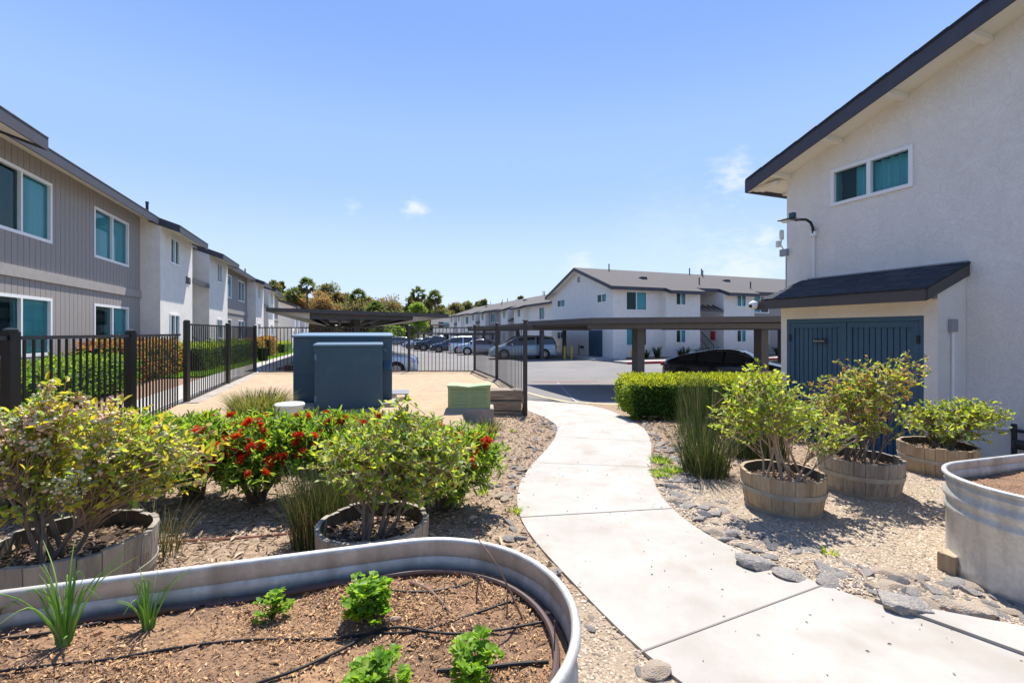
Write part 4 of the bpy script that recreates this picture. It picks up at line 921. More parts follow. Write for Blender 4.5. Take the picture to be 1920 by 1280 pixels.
# ------------------------------------------------------------------ barrels
def barrel(label, x, y, r, h, seed, woodm, wet=.0, rz=0):
    g = random.Random(seed); z0 = H(x, y)-.02
    t = thing('barrel_planter', label, 'planter', (x, y, z0), rz, 'half barrel planters')
    n = 24; m = MB(); top = h+.02
    def rad(z): q = z/top; return r*(.86+.14*q+.03*math.sin(q*math.pi))
    for k in range(n):
        a0, a1 = 2*math.pi*(k+.016)/n, 2*math.pi*(k+.984)/n; dz = g.uniform(-.010, .006); th = .028; dr = g.uniform(-.003, .003)
        zs = [0, top*.25, top*.5, top*.75, top+dz]
        vs = []
        for z in zs:
            for a in (a0, (a0+a1)/2, a1):
                vs.append(((rad(z)+dr)*math.cos(a), (rad(z)+dr)*math.sin(a), z))
        for z in zs:
            for a in (a0, (a0+a1)/2, a1):
                vs.append(((rad(z)-th)*math.cos(a), (rad(z)-th)*math.sin(a), z))
        fs = []; ni = 15; mi = []
        for i in range(4):
            for j in range(2): fs.append((i*3+j, i*3+j+1, (i+1)*3+j+1, (i+1)*3+j)); mi.append(0)
            for j in range(2): fs.append((ni+i*3+j+1, ni+i*3+j, ni+(i+1)*3+j, ni+(i+1)*3+j+1)); mi.append(1)
            fs.append((i*3, (i+1)*3, ni+(i+1)*3, ni+i*3)); mi.append(0)
            fs.append((i*3+2, ni+i*3+2, ni+(i+1)*3+2, (i+1)*3+2)); mi.append(0)
        for j in range(2): fs.append((12+j, 12+j+1, ni+12+j+1, ni+12+j)); mi.append(0)
        o_ = len(m.v); m.v += vs
        for f_, q in zip(fs, mi): m.f.append(tuple(i+o_ for i in f_)); m.m.append(q)
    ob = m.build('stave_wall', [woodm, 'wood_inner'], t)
    for zz, hh in ((.0+.005, .045), (top*.52, .04)):
        b = MB(); b.lathe([(rad(zz)+.001, zz), (rad(zz)+.006, zz), (rad(zz+hh)+.006, zz+hh), (rad(zz+hh)+.001, zz+hh)], 48); b.build('hoop', 'hoop_steel', t, True)
    rng = np.random.default_rng(seed); s = MB(); sz = top-.085; rr = rad(sz)-.03; K = 26
    vs = [(0, 0, sz+.02)]; fs = []
    for i in range(1, 7):
        for k in range(K): q = rr*i/6; vs.append((q*math.cos(6.2832*k/K), q*math.sin(6.2832*k/K), sz+.02*(1-i/6)+g.uniform(-.008, .008)))
    for k in range(K): fs.append((0, 1+k, 1+(k+1) % K))
    for i in range(5):
        for k in range(K): fs.append((1+i*K+k, 1+(i+1)*K+k, 1+(i+1)*K+(k+1) % K, 1+i*K+(k+1) % K))
    s.add(vs, fs); so_ = s.build('soil', 'soil', t, True)
    N = 420; a = rng.uniform(0, 6.28, N); q = rr*np.sqrt(rng.uniform(0, .95, N)); P = np.stack([q*np.cos(a), q*np.sin(a), np.full(N, sz+.02)+rng.uniform(0, .012, N)-.015*(q/rr)], 1)
    d = norm(np.stack([rng.normal(0, 1, N), rng.normal(0, 1, N), rng.normal(0, .25, N)], 1))
    struct(leaf_mesh('bark_mulch', P, d, rng, rng.uniform(.015, .05, N), rng.uniform(.008, .02, N), ['mulch_b', 'mulch_d', 'mulch_a', 'leaf_dead'], [.4, .3, .2, .1], t), 'stuff')
    return t, z0+sz
B0 = (-2.24, 2.33); B1 = onpx(700, 2.52)
b_a = barrel('grey weathered half barrel at the left edge holding the pink-berried bush', *B0, .345, .41, 1, 'wood_grey')
b_b = barrel('grey half barrel directly behind the front metal trough holding a green bush', *B1, .30, .41, 2, 'wood_grey')
b_c = barrel('tan half barrel nearest the path with rust-stained lower staves', *onpx(1467, 3.78), .315, .30, 3, 'wood_warm')
b_d = barrel('brown half barrel between two others in front of the blue doors', *onpx(1612, 4.2), .33, .31, 4, 'wood_grey')
b_e = barrel('half barrel furthest right beside the building wall', *onpx(1757, 4.75), .325, .32, 5, 'wood_warm')

# ------------------------------------------------------------------ stock tanks
def stadium(Rr, L, n=40):
    """outline of a round-ended tank; right-hand cap centre at 0, runs L to -x"""
    pts = [(Rr*math.cos(a), Rr*math.sin(a)) for a in np.linspace(-math.pi/2, math.pi/2, n)]
    pts += [(-L*k/14, Rr) for k in range(1, 14)]+[(-L+Rr*math.cos(a), Rr*math.sin(a)) for a in np.linspace(math.pi/2, 3*math.pi/2, n)]+[(-L*(1-k/14), -Rr) for k in range(1, 14)]
    return pts
def tank(label, c, ang, Rr, L, h, soilz, seed, z0=0.):
    t = thing('metal_trough', label, 'planter', (*c, z0), ang, 'galvanised trough planters')
    prof = [(-.02, .0), (0, .012), (.0, .03), (.006, .05), (.0, .07), (.0, .36), (.010, .375), (.010, .395), (0, .41), (0, .435), (.012, .45), (.012, .475), (0, .49), (0, .525), (.008, .54), (.0, .555), (.0, h)]
    m = MB(); O = stadium(1, 1); n = len(O)
    def ring(off, z):
        return [(x, y, z) for x, y in stadium(Rr+off, L)]
    rings = [ring(o, z) for o, z in prof]; vs = [p for r in rings for p in r]
    m.add(vs, [(i*n+j, i*n+(j+1) % n, (i+1)*n+(j+1) % n, (i+1)*n+j) for i in range(len(prof)-1) for j in range(n)])
    ri = [ring(o-.007, z) for o, z in prof[4:]]; k = len(ri); vs = [p for r in ri for p in r]
    m.add(vs, [(i*n+(j+1) % n, i*n+j, (i+1)*n+j, (i+1)*n+(j+1) % n) for i in range(k-1) for j in range(n)])
    m.build('shell', 'galvanised', t, True)
    rm = MB(); pts = stadium(Rr+.006, L); rr_ = .0145; vs = []; q = 10
    for i, (x, y) in enumerate(pts):
        (xa, ya), (xb, yb) = pts[i-1], pts[(i+1) % n]; tx, ty = xb-xa, yb-ya; l = math.hypot(tx, ty); nx, ny = ty/l, -tx/l
        for j in range(q): a = 2*math.pi*j/q; vs.append((x+nx*rr_*math.cos(a), y+ny*rr_*math.cos(a), h+rr_*math.sin(a)))
    rm.add(vs, [(i*q+j, ((i+1) % n)*q+j, ((i+1) % n)*q+(j+1) % q, i*q+(j+1) % q) for i in range(n) for j in range(q)]); rm.build('rim', 'galvanised', t, True)
    # soil
    rng = np.random.default_rng(seed); xs = np.arange(-L-Rr, Rr+.03, .03); ys = np.arange(-Rr-.01, Rr+.02, .03)
    def inside(x, y, mgn): return (math.hypot(x-min(0, max(-L, x)), y) < Rr-mgn)
    def sz(x, y): return soilz+.012*math.sin(x*5+1)*math.sin(y*6)+.008*math.sin(x*13+y*9)+.018*(1-min(1, math.hypot(x-min(0, max(-L, x)), y)/Rr))
    X, Y = np.meshgrid(xs, ys); V = []; jit = rng.uniform(-.006, .006, X.shape)
    for i in range(X.shape[0]):
        for j in range(X.shape[1]):
            x, y = X[i, j], Y[i, j]; cx = min(0, max(-L, x)); dd = math.hypot(x-cx, y)
            if dd > Rr-.009: s_ = (Rr-.009)/dd; x, y = cx+(x-cx)*s_, y*s_
            V.append((x, y, sz(x, y)+jit[i, j]))
    idx = np.arange(X.size).reshape(X.shape); Q = np.stack([idx[:-1, :-1], idx[:-1, 1:], idx[1:, 1:], idx[1:, :-1]], -1).reshape(-1, 4)
    VV = np.array(V); cen = VV[Q].mean(1); a_ = VV[Q]; area = np.abs(np.cross(a_[:, 2, :2]-a_[:, 0, :2], a_[:, 3, :2]-a_[:, 1, :2]))
    Q = Q[area > 1e-5]
    so_ = np_mesh('soil', VV, Q, np.zeros(len(Q)), ['tank_soil'], t, True)
    return t, sz, inside
TA = (-.30, 1.365); TANG = R(16.5); TR, TL_ = .482, 1.75
tk, tsz, tin = tank('front galvanised metal trough planted with parsley and spring onions', TA, TANG, TR, TL_, .60, .487, 11)
tk2, tsz2, tin2 = tank('galvanised metal trough at the right edge standing on a wooden block', (3.09, 2.60), R(16)+math.pi, .445, 1.6, .585, .48, 12, -.01)
def chips(name, par, szf, inf, L, Rr, N, seed):
    rng = np.random.default_rng(seed); P = []
    while len(P) < N:
        x, y = rng.uniform(-L-Rr, Rr), rng.uniform(-Rr, Rr)
        if not inf(x, y, .03): continue
        dens = .5+.5*math.sin(x*4.3+2)*math.sin(y*7+x*2)+.25*math.sin(x*17+y*13)
        if rng.uniform() > max(.10, dens): continue
        P.append((x, y, szf(x, y)+rng.uniform(.002, .01)))
    P = np.array(P); d = norm(np.stack([rng.normal(0, 1, N), rng.normal(0, 1, N), rng.normal(0, .22, N)], 1))
    Lc = rng.uniform(.005, .016, N)*np.where(rng.uniform(size=N) < .06, 1.8, 1)
    struct(leaf_mesh(name, P, d, rng, Lc, Lc*rng.uniform(.15, .45, N), ['bark_chip_a', 'bark_chip_b', 'bark_chip_c', 'mulch_d'], [.42, .28, .2, .1], par), 'stuff')
chips('wood_chips', tk, tsz, tin, TL_, TR, 30000, 21); chips('wood_chips', tk2, tsz2, tin2, 1.6, .445, 4000, 22)
t = tag(MB().box(-.10, .10, -.045, .045, 0, .12).build('wooden_block', 'wood_warm', bevel=.006), 'short tan wooden block wedged under the right metal trough', 'block'); t.location = (*G(1792, 1068), -.01); t.rotation_euler = (0, 0, R(20))
# drip hoses, sticks and prunings in the front trough, placed on the soil
TM = Matrix.Translation((*TA, 0)) @ Matrix.Rotation(TANG, 4, 'Z'); TI = TM.inverted()
def Gs(px, py, lift=.0):
    s_ = (py-HY)/F; t_ = (px-960)/F; d = .6
    while d < 3:
        p = TI @ Vector((t_*d, d, 0))
        if CAMZ-s_*d <= tsz(p.x, p.y): break
        d += .004
    return Vector((t_*d, d, CAMZ-s_*d+lift))
def spline(P, n=8):
    out = []
    P = [P[0]]+list(P)+[P[-1]]
    for i in range(1, len(P)-2):
        for k in range(n):
            u = k/n; out.append(.5*((2*P[i])+(P[i+1]-P[i-1])*u+(2*P[i-1]-5*P[i]+4*P[i+1]-P[i+2])*u*u+(-P[i-1]+3*P[i]-3*P[i+1]+P[i+2])*u**3))
    return out+[P[-2]]
def hose(name, label, px, rad, mt, cat='hose', lift=.008, lifts=None):
    m = MB(); P = [Gs(*p, lift=(lifts[i] if lifts else lift)) for i, p in enumerate(px)]; m.tube(spline(P), rad, 8)
    return tag(m.build(name, mt, smooth=True), label, cat)
hose('drip_hose', 'thin black drip line running across the middle of the front trough', [(-40, 1268), (60, 1255), (200, 1240), (330, 1218), (470, 1203), (600, 1202), (700, 1192), (790, 1185), (900, 1150), (980, 1122)], .0042, 'hose_black', lift=.007)
hose('drip_hose', 'thin black drip line curving down to the bottom edge of the photo', [(480, 1290), (560, 1262), (640, 1225), (700, 1192), (750, 1183), (800, 1191), (860, 1195), (940, 1187), (1030, 1170)], .0042, 'hose_black', lift=.013)
hose('drip_hose', 'short thin black drip line behind the largest parsley clump', [(470, 1128), (560, 1108), (640, 1100), (735, 1111), (800, 1113), (850, 1105), (892, 1091)], .0045, 'hose_black', lift=.008)
hose('drip_hose', 'thin black drip line in the left part of the trough behind the onions', [(-30, 1205), (60, 1195), (140, 1180), (240, 1160), (320, 1146), (384, 1138)], .0045, 'hose_black', lift=.007)
hose('drip_hose', 'short black drip line beside the parsley at the bottom right of the trough', [(820, 1262), (900, 1257), (960, 1250), (1028, 1245)], .006, 'hose_black', lift=.008)
m = MB(); P = []
for a in np.linspace(-75, 90, 30): P.append(TM @ Vector(((TR-.05)*math.cos(R(a)), (TR-.05)*math.sin(R(a)), .497+.008)))
for k in range(1, 12): P.append(TM @ Vector((-k*.12, TR-.045, .498+.006*math.sin(k))))
m.tube(P, .011, 8); tag(m.build('supply_hose', 'hose_brown', smooth=True), 'brown supply hose looped inside the rim of the front trough', 'hose')
def stick(label, p, q, r, mt='twig', mid=None):
    m = MB(); P = [p]+([mid] if mid else [])+[q]; P = [Vector(a) for a in P]; m.tube(spline(P, 5), [r*(1-.5*i/(5*(len(P)-1))) for i in range(5*(len(P)-1)+1)], 6); return tag(m.build('twig', mt, smooth=True), label, 'twig')
up = Vector((0, 0, 1))
stick('long thin red twig leaning out of the front trough towards its rim', Gs(980, 1160), Vector((*onpx(896, 1.50), Z(1010, 1.50))), .0034, 'rust_red', Vector((*onpx(935, 1.46), Z(1065, 1.46)))).data.materials[0] = MATS['twig']
stick('thick bare brown stick lying on the soil right of the parsley', Gs(768, 1094, .008), Gs(846, 1152, .008), .0065, 'twig', Gs(806, 1112, .012))
stick('pale upright stake in the soil near the middle of the trough', Gs(833, 1135), Gs(833, 1135)+up*.082, .0026, 'twig_pale')
stick('upright brown twig at the right end of the trough', Gs(951, 1145), Gs(951, 1145)+up*.085, .003)
stick('thin upright twig against the right inner side of the trough', Gs(1040, 1225), Gs(1040, 1225)+up*.10, .003)
m = MB(); a = Gs(893, 1118); m.tube([a, a+Vector((.005, 0, .035)), a+Vector((.008, 0, .075))], [.003, .003, .004]); m.tube([a+Vector((.006, 0, .06)), a+Vector((.03, .0, .01)), a+Vector((.045, -.005, -.005))], [.003, .002, .0015]); tag(m.build('twig', 'twig', smooth=True), 'forked brown twig standing in the soil at the back of the trough', 'twig')
m = MB(); a, b = Gs(722, 1173, .004), Gs(752, 1160, .004); m.tube([a, a.lerp(b, .5)+up*.008, b], [.003, .009, .004], 6); tag(m.build('wood_scrap', 'twig_pale'), 'pale flat scrap of wood on the soil below the parsley', 'wood scrap')

# ------------------------------------------------------------------ herbs in the trough
def parsley(label, px, py, r, h, n, seed):
    p = Gs(px, py); rng = np.random.default_rng(seed); t = thing('parsley_plant', label, 'herb', tuple(p), 0, 'parsley plants in the trough')
    m = MB(); pos = []; dr = []
    for k in range(n):
        a = rng.uniform(0, 6.28); q = r*math.sqrt(rng.uniform(.02, 1)); hh = h*(1-.55*(q/r)**2)*rng.uniform(.6, 1.05)
        tip = Vector((q*math.cos(a), q*math.sin(a), hh)); tip += Vector(rng.normal(0, .012, 3)); m.tube([(0, 0, -.005), tip*.5+Vector((0, 0, .012)), tip], [.0022, .0018, .001], 4, False)
        out = Vector((math.cos(a), math.sin(a), .5)).normalized()
        for j in range(3):
            lo = Matrix.Rotation((j-1)*1.0, 3, 'Z') @ out
            for i in range(3):
                l2 = Matrix.Rotation((i-1)*.75, 3, 'Z') @ lo; pos.append(tip+lo*.008); dr.append(l2+Vector(rng.normal(0, .2, 3)))
    m.build('stem', 'parsley_b', t)
    N = len(pos); L = rng.uniform(.014, .026, N)*(1.1 if r > .04 else .9)
    leaf_mesh('leaf_cluster', np.array(pos), np.array(dr), rng, L, L*.8, ['parsley_a', 'parsley_b', 'parsley_c'], [.5, .25, .25], t, .3, up=norm(np.array([0, 0, 1.])+rng.normal(0, .35, (N, 3))))
parsley('large bright green parsley clump in the middle of the front trough', 688, 1160, .056, .118, 80, 31)
parsley('small parsley seedling left of the largest clump', 510, 1158, .04, .075, 26, 32)
parsley('tall parsley clump at the bottom edge right of centre', 893, 1285, .052, .12, 38, 33)
parsley('parsley clump half cut off by the bottom edge of the photo', 705, 1296, .065, .07, 38, 34)
def onion(label, px, py, h, n, seed, lean=.5):
    p = Gs(px, py); g = random.Random(seed); t = thing('spring_onion', label, 'herb', tuple(p), 0, 'spring onions in the trough')
    m = MB()
    for k in range(n):
        a = g.uniform(0, 6.28); l = g.uniform(.1, 1)*lean; hh = h*g.uniform(.55, 1); b = Vector((math.cos(a), math.sin(a), 0)); r0 = .014*g.random()
        kink = g.random() < .25
        P = [b*r0, b*(r0+hh*l*.2)+up*hh*.4, b*(r0+hh*l*.55)+up*hh*.78, b*(r0+hh*l*1.05)+up*hh*(.65 if kink else 1)]
        m.cur = g.choice((0, 0, 1)); m.tube(spline(P, 4), [.0042*(1-.07*i) for i in range(13)], 5, False)
    m.build('leaf', ['onion_a', 'onion_b'], t, True)
    s_ = MB(); [s_.tube([(g.uniform(-.012, .012), g.uniform(-.012, .012), -.01), (g.uniform(-.012, .012), g.uniform(-.012, .012), .035)], [.006, .004], 6) for k in range(6)]; s_.build('stem', 'onion_b', t)
onion('tall spring onion clump at the left of the front trough', 122, 1212, .27, 26, 41, .8)
onion('shorter spring onion clump right of the taller one', 277, 1182, .20, 20, 42, .85)
onion('spring onion tips just entering the left edge', -14, 1178, .14, 7, 43, .9)

# ------------------------------------------------------------------ shrubs
def shrub(name, label, cat, base, env, n_main, n_twig, lpt, L, W, mats, probs, seed, group=None, stem_m='bark', stem_r=.016, spread=.08, leaf_from=.3, twig_r=.0035, tipmat=None, fold=.35, leafdir=.9):
    """env: list of (centre, radii, weight) in local coordinates"""
    rng = np.random.default_rng(seed); t = thing(name, label, cat, base, 0, group)
    stems = []; m = MB(); ws = np.array([e[2] for e in env], float); ws /= ws.sum()
    for k in range(n_main):
        c, r, _ = env[rng.choice(len(env), p=ws)]; d = norm(rng.normal(0, 1, 3)); d[2] = abs(d[2])*.5-.15
        tip = np.array(c)+np.array(r)*d*rng.uniform(.35, .7); a = rng.uniform(0, 6.28); st = np.array([spread*math.cos(a)*rng.uniform(.1, 1), spread*math.sin(a)*rng.uniform(.1, 1), -.02])
        mid = st*.4+tip*.45+np.array([0, 0, .12*tip[2]])+rng.normal(0, .03, 3)
        P = spline([Vector(st), Vector(mid*.55+st*.45+rng.normal(0, .012, 3)), Vector(mid), Vector(tip)], 5); stems.append(P)
        m.tube(P, [stem_r*(1-.72*i/(len(P)-1))*rng.uniform(.85, 1.15) for i in range(len(P))], 6)
    m.build('stem', stem_m, t, True)
    allp = np.array([tuple(p) for P in stems for p in P[5:]]); m = MB(); pos = []; dr = []; tip_f = []
    for k in range(n_twig):
        c, r, _ = env[rng.choice(len(env), p=ws)]; d = norm(rng.normal(0, 1, 3)); tip = np.array(c)+np.array(r)*d*rng.uniform(0, 1)**.38
        j = np.argsort(np.linalg.norm((allp-tip)*np.array([1, 1, .8])+np.array([0, 0, .0]), axis=1)+.35*np.maximum(0, allp[:, 2]-tip[2]+.05))[rng.integers(0, 22)]; s = allp[j]
        mid = (s+tip)/2+np.array([0, 0, .04])+rng.normal(0, .02, 3); P = np.array([tuple(p) for p in spline([Vector(s), Vector(mid), Vector(tip)], 3)])
        m.tube([Vector(p) for p in P], [twig_r*(1-.6*i/(len(P)-1)) for i in range(len(P))], 4, False)
        tt = rng.uniform(leaf_from, 1.02, lpt); seg = np.clip((tt*(len(P)-1)).astype(int), 0, len(P)-2); fr = (tt*(len(P)-1)-seg)[:, None]
        p = P[seg]*(1-fr)+P[seg+1]*fr; ax = norm(P[seg+1]-P[seg]); side = norm(rng.normal(0, 1, (lpt, 3)))
        pos.append(p); dr.append(ax*.55+side*leafdir+np.array([0, 0, .25])); tip_f.append(tt)
    m.build('twig', 'bark_thin', t)
    pos = np.concatenate(pos); dr = np.concatenate(dr); tf = np.concatenate(tip_f); N = len(pos)
    mi = rng.choice(len(mats), N, p=probs)
    if tipmat is not None: sel = (tf > .85) & (rng.uniform(size=N) < .45); mi[sel] = tipmat
    leaf_mesh('foliage', pos, dr, rng, L*rng.uniform(.4, 1.3, N), W*rng.uniform(.5, 1.2, N), mats, probs, t, fold, mi)
    return t, pos, rng
def berries(t, pos, rng, n_cl, per, filt=None):
    ico = bmesh.new(); bmesh.ops.create_icosphere(ico, subdivisions=1, radius=1); vv = np.array([v.co[:] for v in ico.verts]); ff = np.array([[v.index for v in f.verts] for f in ico.faces]); ico.free()
    P = pos if filt is None else pos[filt(pos)]; V = []; Q = []; M_ = []; k = 0
    for c in range(n_cl):
        cc = P[rng.integers(len(P), size=4)]; ctr = cc[np.argmax(-cc[:, 1]*1.3+cc[:, 2])]; hue = rng.choice(3, p=[.66, .02, .32])
        for j in range(rng.integers(per//2, per+1)):
            r = rng.uniform(.0065, .0105); V.append(vv*r*np.array([1, 1, .9])+ctr+rng.normal(0, .017, 3)*np.array([1, 1, .7])); Q.append(ff+k*len(vv)); M_.append(np.full(len(ff), hue if rng.uniform() < .8 else 2)); k += 1
    struct(np_mesh('berry_cluster', np.concatenate(V), np.concatenate(Q), np.concatenate(M_), ['berry_pink', 'berry_violet', 'berry_green'], t, True), 'stuff')
LM = ['leaf_a', 'leaf_b', 'leaf_c', 'leaf_d', 'leaf_e']
def rel(c, b): return (c[0]-b[0], c[1]-b[1], c[2]-b[2])
bz = b_a[1]; base = (-2.25, 2.2, bz)
t, pos, rng = shrub('blueberry_bush', 'yellow-green bush full of pale pink berries in the left barrel', 'shrub', base, [(rel((-2.3, 2.33, .80), base), (.66, .42, .29), 5), (rel((-1.85, 2.38, .80), base), (.38, .3, .22), 3.2), (rel((-2.2, 2.2, 1.1), base), (.13, .13, .19), .55), (rel((-1.95, 2.3, 1.02), base), (.16, .14, .13), .35), (rel((-2.35, 2.25, .98), base), (.3, .2, .16), 1)],
      7, 560, 8, .046, .025, LM+['leaf_dead'], [.28, .05, .30, .17, .12, .08], 51, 'blueberry bushes in barrels', stem_r=.014, tipmat=3, spread=.10)
berries(t, pos, rng, 230, 9, lambda p: p[:, 2]+bz > .68)
bz = b_b[1]; base = (B1[0]+.0, B1[1]-.06, bz)
shrub('blueberry_bush', 'dense green bush in the barrel directly behind the front trough', 'shrub', base, [(rel((-.68, 2.54, .76), base), (.42, .36, .28), 4), (rel((-.47, 2.52, .73), base), (.32, .3, .22), 3), (rel((-.98, 2.6, .72), base), (.22, .22, .13), .8), (rel((-.62, 2.5, 1.02), base), (.09, .09, .09), .2)],
      7, 430, 8, .042, .0245, LM, [.36, .08, .27, .04, .25], 52, 'blueberry bushes in barrels', stem_r=.013, tipmat=2, spread=.10)
x, y = onpx(1467, 3.82); base = (x, y-.03, b_c[1])
shrub('blueberry_bush', 'light green loose bush in the tan barrel nearest the path', 'shrub', base, [(rel((2.05, 3.75, .88), base), (.36, .3, .27), 4), (rel((2.45, 3.75, .74), base), (.32, .28, .2), 2), (rel((1.80, 3.7, .72), base), (.22, .2, .17), 1.3), (rel((1.98, 3.7, 1.13), base), (.13, .14, .10), .5), (rel((2.75, 3.75, .58), base), (.22, .2, .12), .7)],
      11, 270, 8, .046, .026, LM, [.42, .06, .28, .05, .19], 53, 'blueberry bushes in barrels', 'twig_pale', stem_r=.011, tipmat=2, spread=.22)
x, y = onpx(1615, 4.2); base = (x, y, b_d[1])
shrub('blueberry_bush', 'tall green bush with reddish tips in front of the blue doors', 'shrub', base, [(rel((3.12, 4.15, .74), base), (.5, .4, .30), 5), (rel((3.35, 4.2, 1.0), base), (.42, .32, .26), 2.4), (rel((3.75, 4.25, 1.12), base), (.14, .14, .2), .7), (rel((2.85, 4.1, .95), base), (.26, .22, .18), .9)],
      14, 330, 8, .044, .024, LM+['leaf_f', 'leaf_g'], [.30, .13, .22, .06, .09, .10, .10], 54, 'blueberry bushes in barrels', stem_r=.011, tipmat=5, spread=.2)
x, y = onpx(1757, 4.78); base = (x, y, b_e[1])
shrub('blueberry_bush', 'low spreading bush in the barrel furthest right', 'shrub', base, [(rel((4.55, 4.75, .52), base), (.50, .38, .24), 4), (rel((4.85, 4.75, .6), base), (.34, .3, .18), 2)],
      11, 340, 8, .042, .024, LM+['leaf_f'], [.34, .20, .26, .04, .12, .04], 55, 'blueberry bushes in barrels', stem_r=.010, tipmat=2, spread=.16)

# bottlebrush shrubs
def brush_proto():
    rng = np.random.default_rng(61); n = 240; a = rng.uniform(0, 6.28, n); z = rng.uniform(-.032, .032, n); d = np.stack([np.cos(a), np.sin(a), rng.normal(0, .25, n)+.2], 1)
    return leaf_arrays(np.stack([np.zeros(n), np.zeros(n), z], 1), d, rng, rng.uniform(.02, .03, n), .0035, 0)
BV, BQ = brush_proto(); BME = None
def bottlebrush(label, base, env, seed, n_tw=330, nfl=22, lpt=16):
    global BME
    t, pos, rng = shrub('bottlebrush_shrub', label, 'shrub', base, env, 9, n_tw, lpt, .068, .017, ['brush_a', 'brush_b', 'brush_c'], [.44, .18, .38], seed, 'bottlebrush shrubs', 'trunk', .02, .1, .35, tipmat=2, fold=.1)
    c = np.array(env[0][0]); P = pos[(pos[:, 2] > np.percentile(pos[:, 2], 20))]
    for k in range(nfl):
        q = P[rng.integers(len(P))]; 
        for _ in range(3):
            q2 = P[rng.integers(len(P))]
            if -q2[1]*.8+q2[2]*1.2 > -q[1]*.8+q[2]*1.2: q = q2
        if BME is None:
            o = np_mesh('flower', BV, BQ, (np.arange(len(BQ)) % 23 == 0).astype(int), ['bristle', 'anther'], t); BME = o
        else: o = BME.copy(); C.objects.link(o); o.parent = t
        o.location = tuple(q+np.array([0, -.02, .015])); o.rotation_euler = (rng.normal(-.3, .7), rng.normal(0, .7), rng.uniform(0, 6)); s = rng.uniform(.75, 1.35); o.scale = (s, s, s)
for k, (x, y, zc, rr, nf, lab) in enumerate(((-4.15, 3.85, .52, (.62, .45, .28), 16, 'red-flowered bottlebrush shrub at the far left below the near fence'), (-3.4, 3.9, .52, (.6, .45, .27), 14, 'red-flowered bottlebrush shrub behind the pink-berried bush'),
        (-2.78, 3.95, .50, (.52, .45, .27), 16, 'red-flowered bottlebrush shrub just right of the pink-berried bush'), (-2.15, 3.9, .52, (.50, .42, .27), 34, 'red-flowered bottlebrush shrub with leaning bare trunk left of the middle barrel'),
        (-1.55, 4.0, .53, (.55, .42, .25), 24, 'red-flowered bottlebrush shrub in front of the blue cabinet'), (-.98, 3.95, .50, (.5, .42, .27), 16, 'red-flowered bottlebrush shrub behind the middle barrel bush'), (-.52, 3.75, .47, (.45, .36, .25), 46, 'red-flowered bottlebrush shrub at the right end of the row'))):
    bottlebrush(lab, (x, y, 0), [((0, 0, zc-.01), (rr[0]*1.12, rr[1], rr[2]), 1), ((0, -.12, zc-.17), (rr[0]*1.05, rr[1], .19), .6)], 62+k, 560, nf+24, 20)

# rushes and grasses
def tuft(name, label, cat, p, n, r, h, w, lean, mats, probs, seed, group=None, hv=.4, droop=.3):
    t = thing(name, label, cat, (p[0], p[1], HT(*p)-.01), 0, group); blade_mesh('blade', np.random.default_rng(seed), n, r, h, w, lean, mats, probs, t, hv, droop).__setitem__('kind', 'stuff'); return t
RM = ['rush_a', 'rush_b', 'rush_c', 'rush_d']
tuft('rush_plant', 'large dark green upright rush clump right of the path', 'rush', (1.98, 4.68), 800, .23, .68, .0055, .62, RM, [.38, .22, .12, .28], 71, 'rush clumps', .6, .1)
tuft('rush_plant', 'dark rush clump behind the barrel nearest the path', 'rush', (2.85, 5.3), 900, .3, .72, .006, .25, RM, [.4, .15, .1, .35], 72, 'rush clumps', .4, .1)
tuft('rush_plant', 'rush clump standing against the clipped hedge', 'rush', (2.75, 6.4), 420, .4, .95, .008, .2, RM, [.4, .22, .14, .24], 78, 'rush clumps', .5, .1)
tuft('rush_plant', 'brownish rush clump behind the middle barrel', 'rush', (-1.30, 3.15), 1100, .2, .58, .0055, .4, RM, [.25, .12, .28, .35], 73, 'rush clumps', .45, .15)
tuft('rush_plant', 'thin rush clump behind the left barrel', 'rush', onpx(296, 2.95), 160, .13, .40, .005, .7, RM, [.2, .25, .45, .1], 74, 'rush clumps', .45, .25)
tuft('ornamental_grass', 'wispy olive grass clump beside the white capped pipe', 'grass clump', (-3.95, 7.1), 1500, .32, .62, .009, .8, ['grass_a', 'grass_b', 'rush_a'], [.5, .3, .2], 75, 'grass clumps', .4, .3)
tuft('ornamental_grass', 'small spiky grass tuft on the mulch near the path', 'grass clump', (-.33, 6.25), 260, .09, .30, .009, 1.0, ['grass_a', 'grass_b', 'rush_a'], [.4, .3, .3], 76, 'grass clumps', .4, .1)
for k, (px, py, s) in enumerate(((1240, 890, 1), (1236, 866, 1.1), (1262, 884, .8))):
    p = G(px, py); tuft('weed', 'bright green weed growing along the right edge of the path', 'weed', p, 120, .10*s, .09, .010, 1.1, ['parsley_a', 'parsley_b', 'leaf_c'], [.4, .3, .3], 80+k, 'weeds by the path')
for k, (px, py) in enumerate(((1335, 835), (960, 810), (968, 960), (905, 925), (732, 1072), (1555, 1040))):
    p = G(px, py); tuft('weed', 'tiny green weed sprouting in the mulch and gravel', 'weed', p, 30, .04, .07, .010, 1., ['parsley_a', 'leaf_c'], [.6, .4], 90+k, 'tiny weeds')

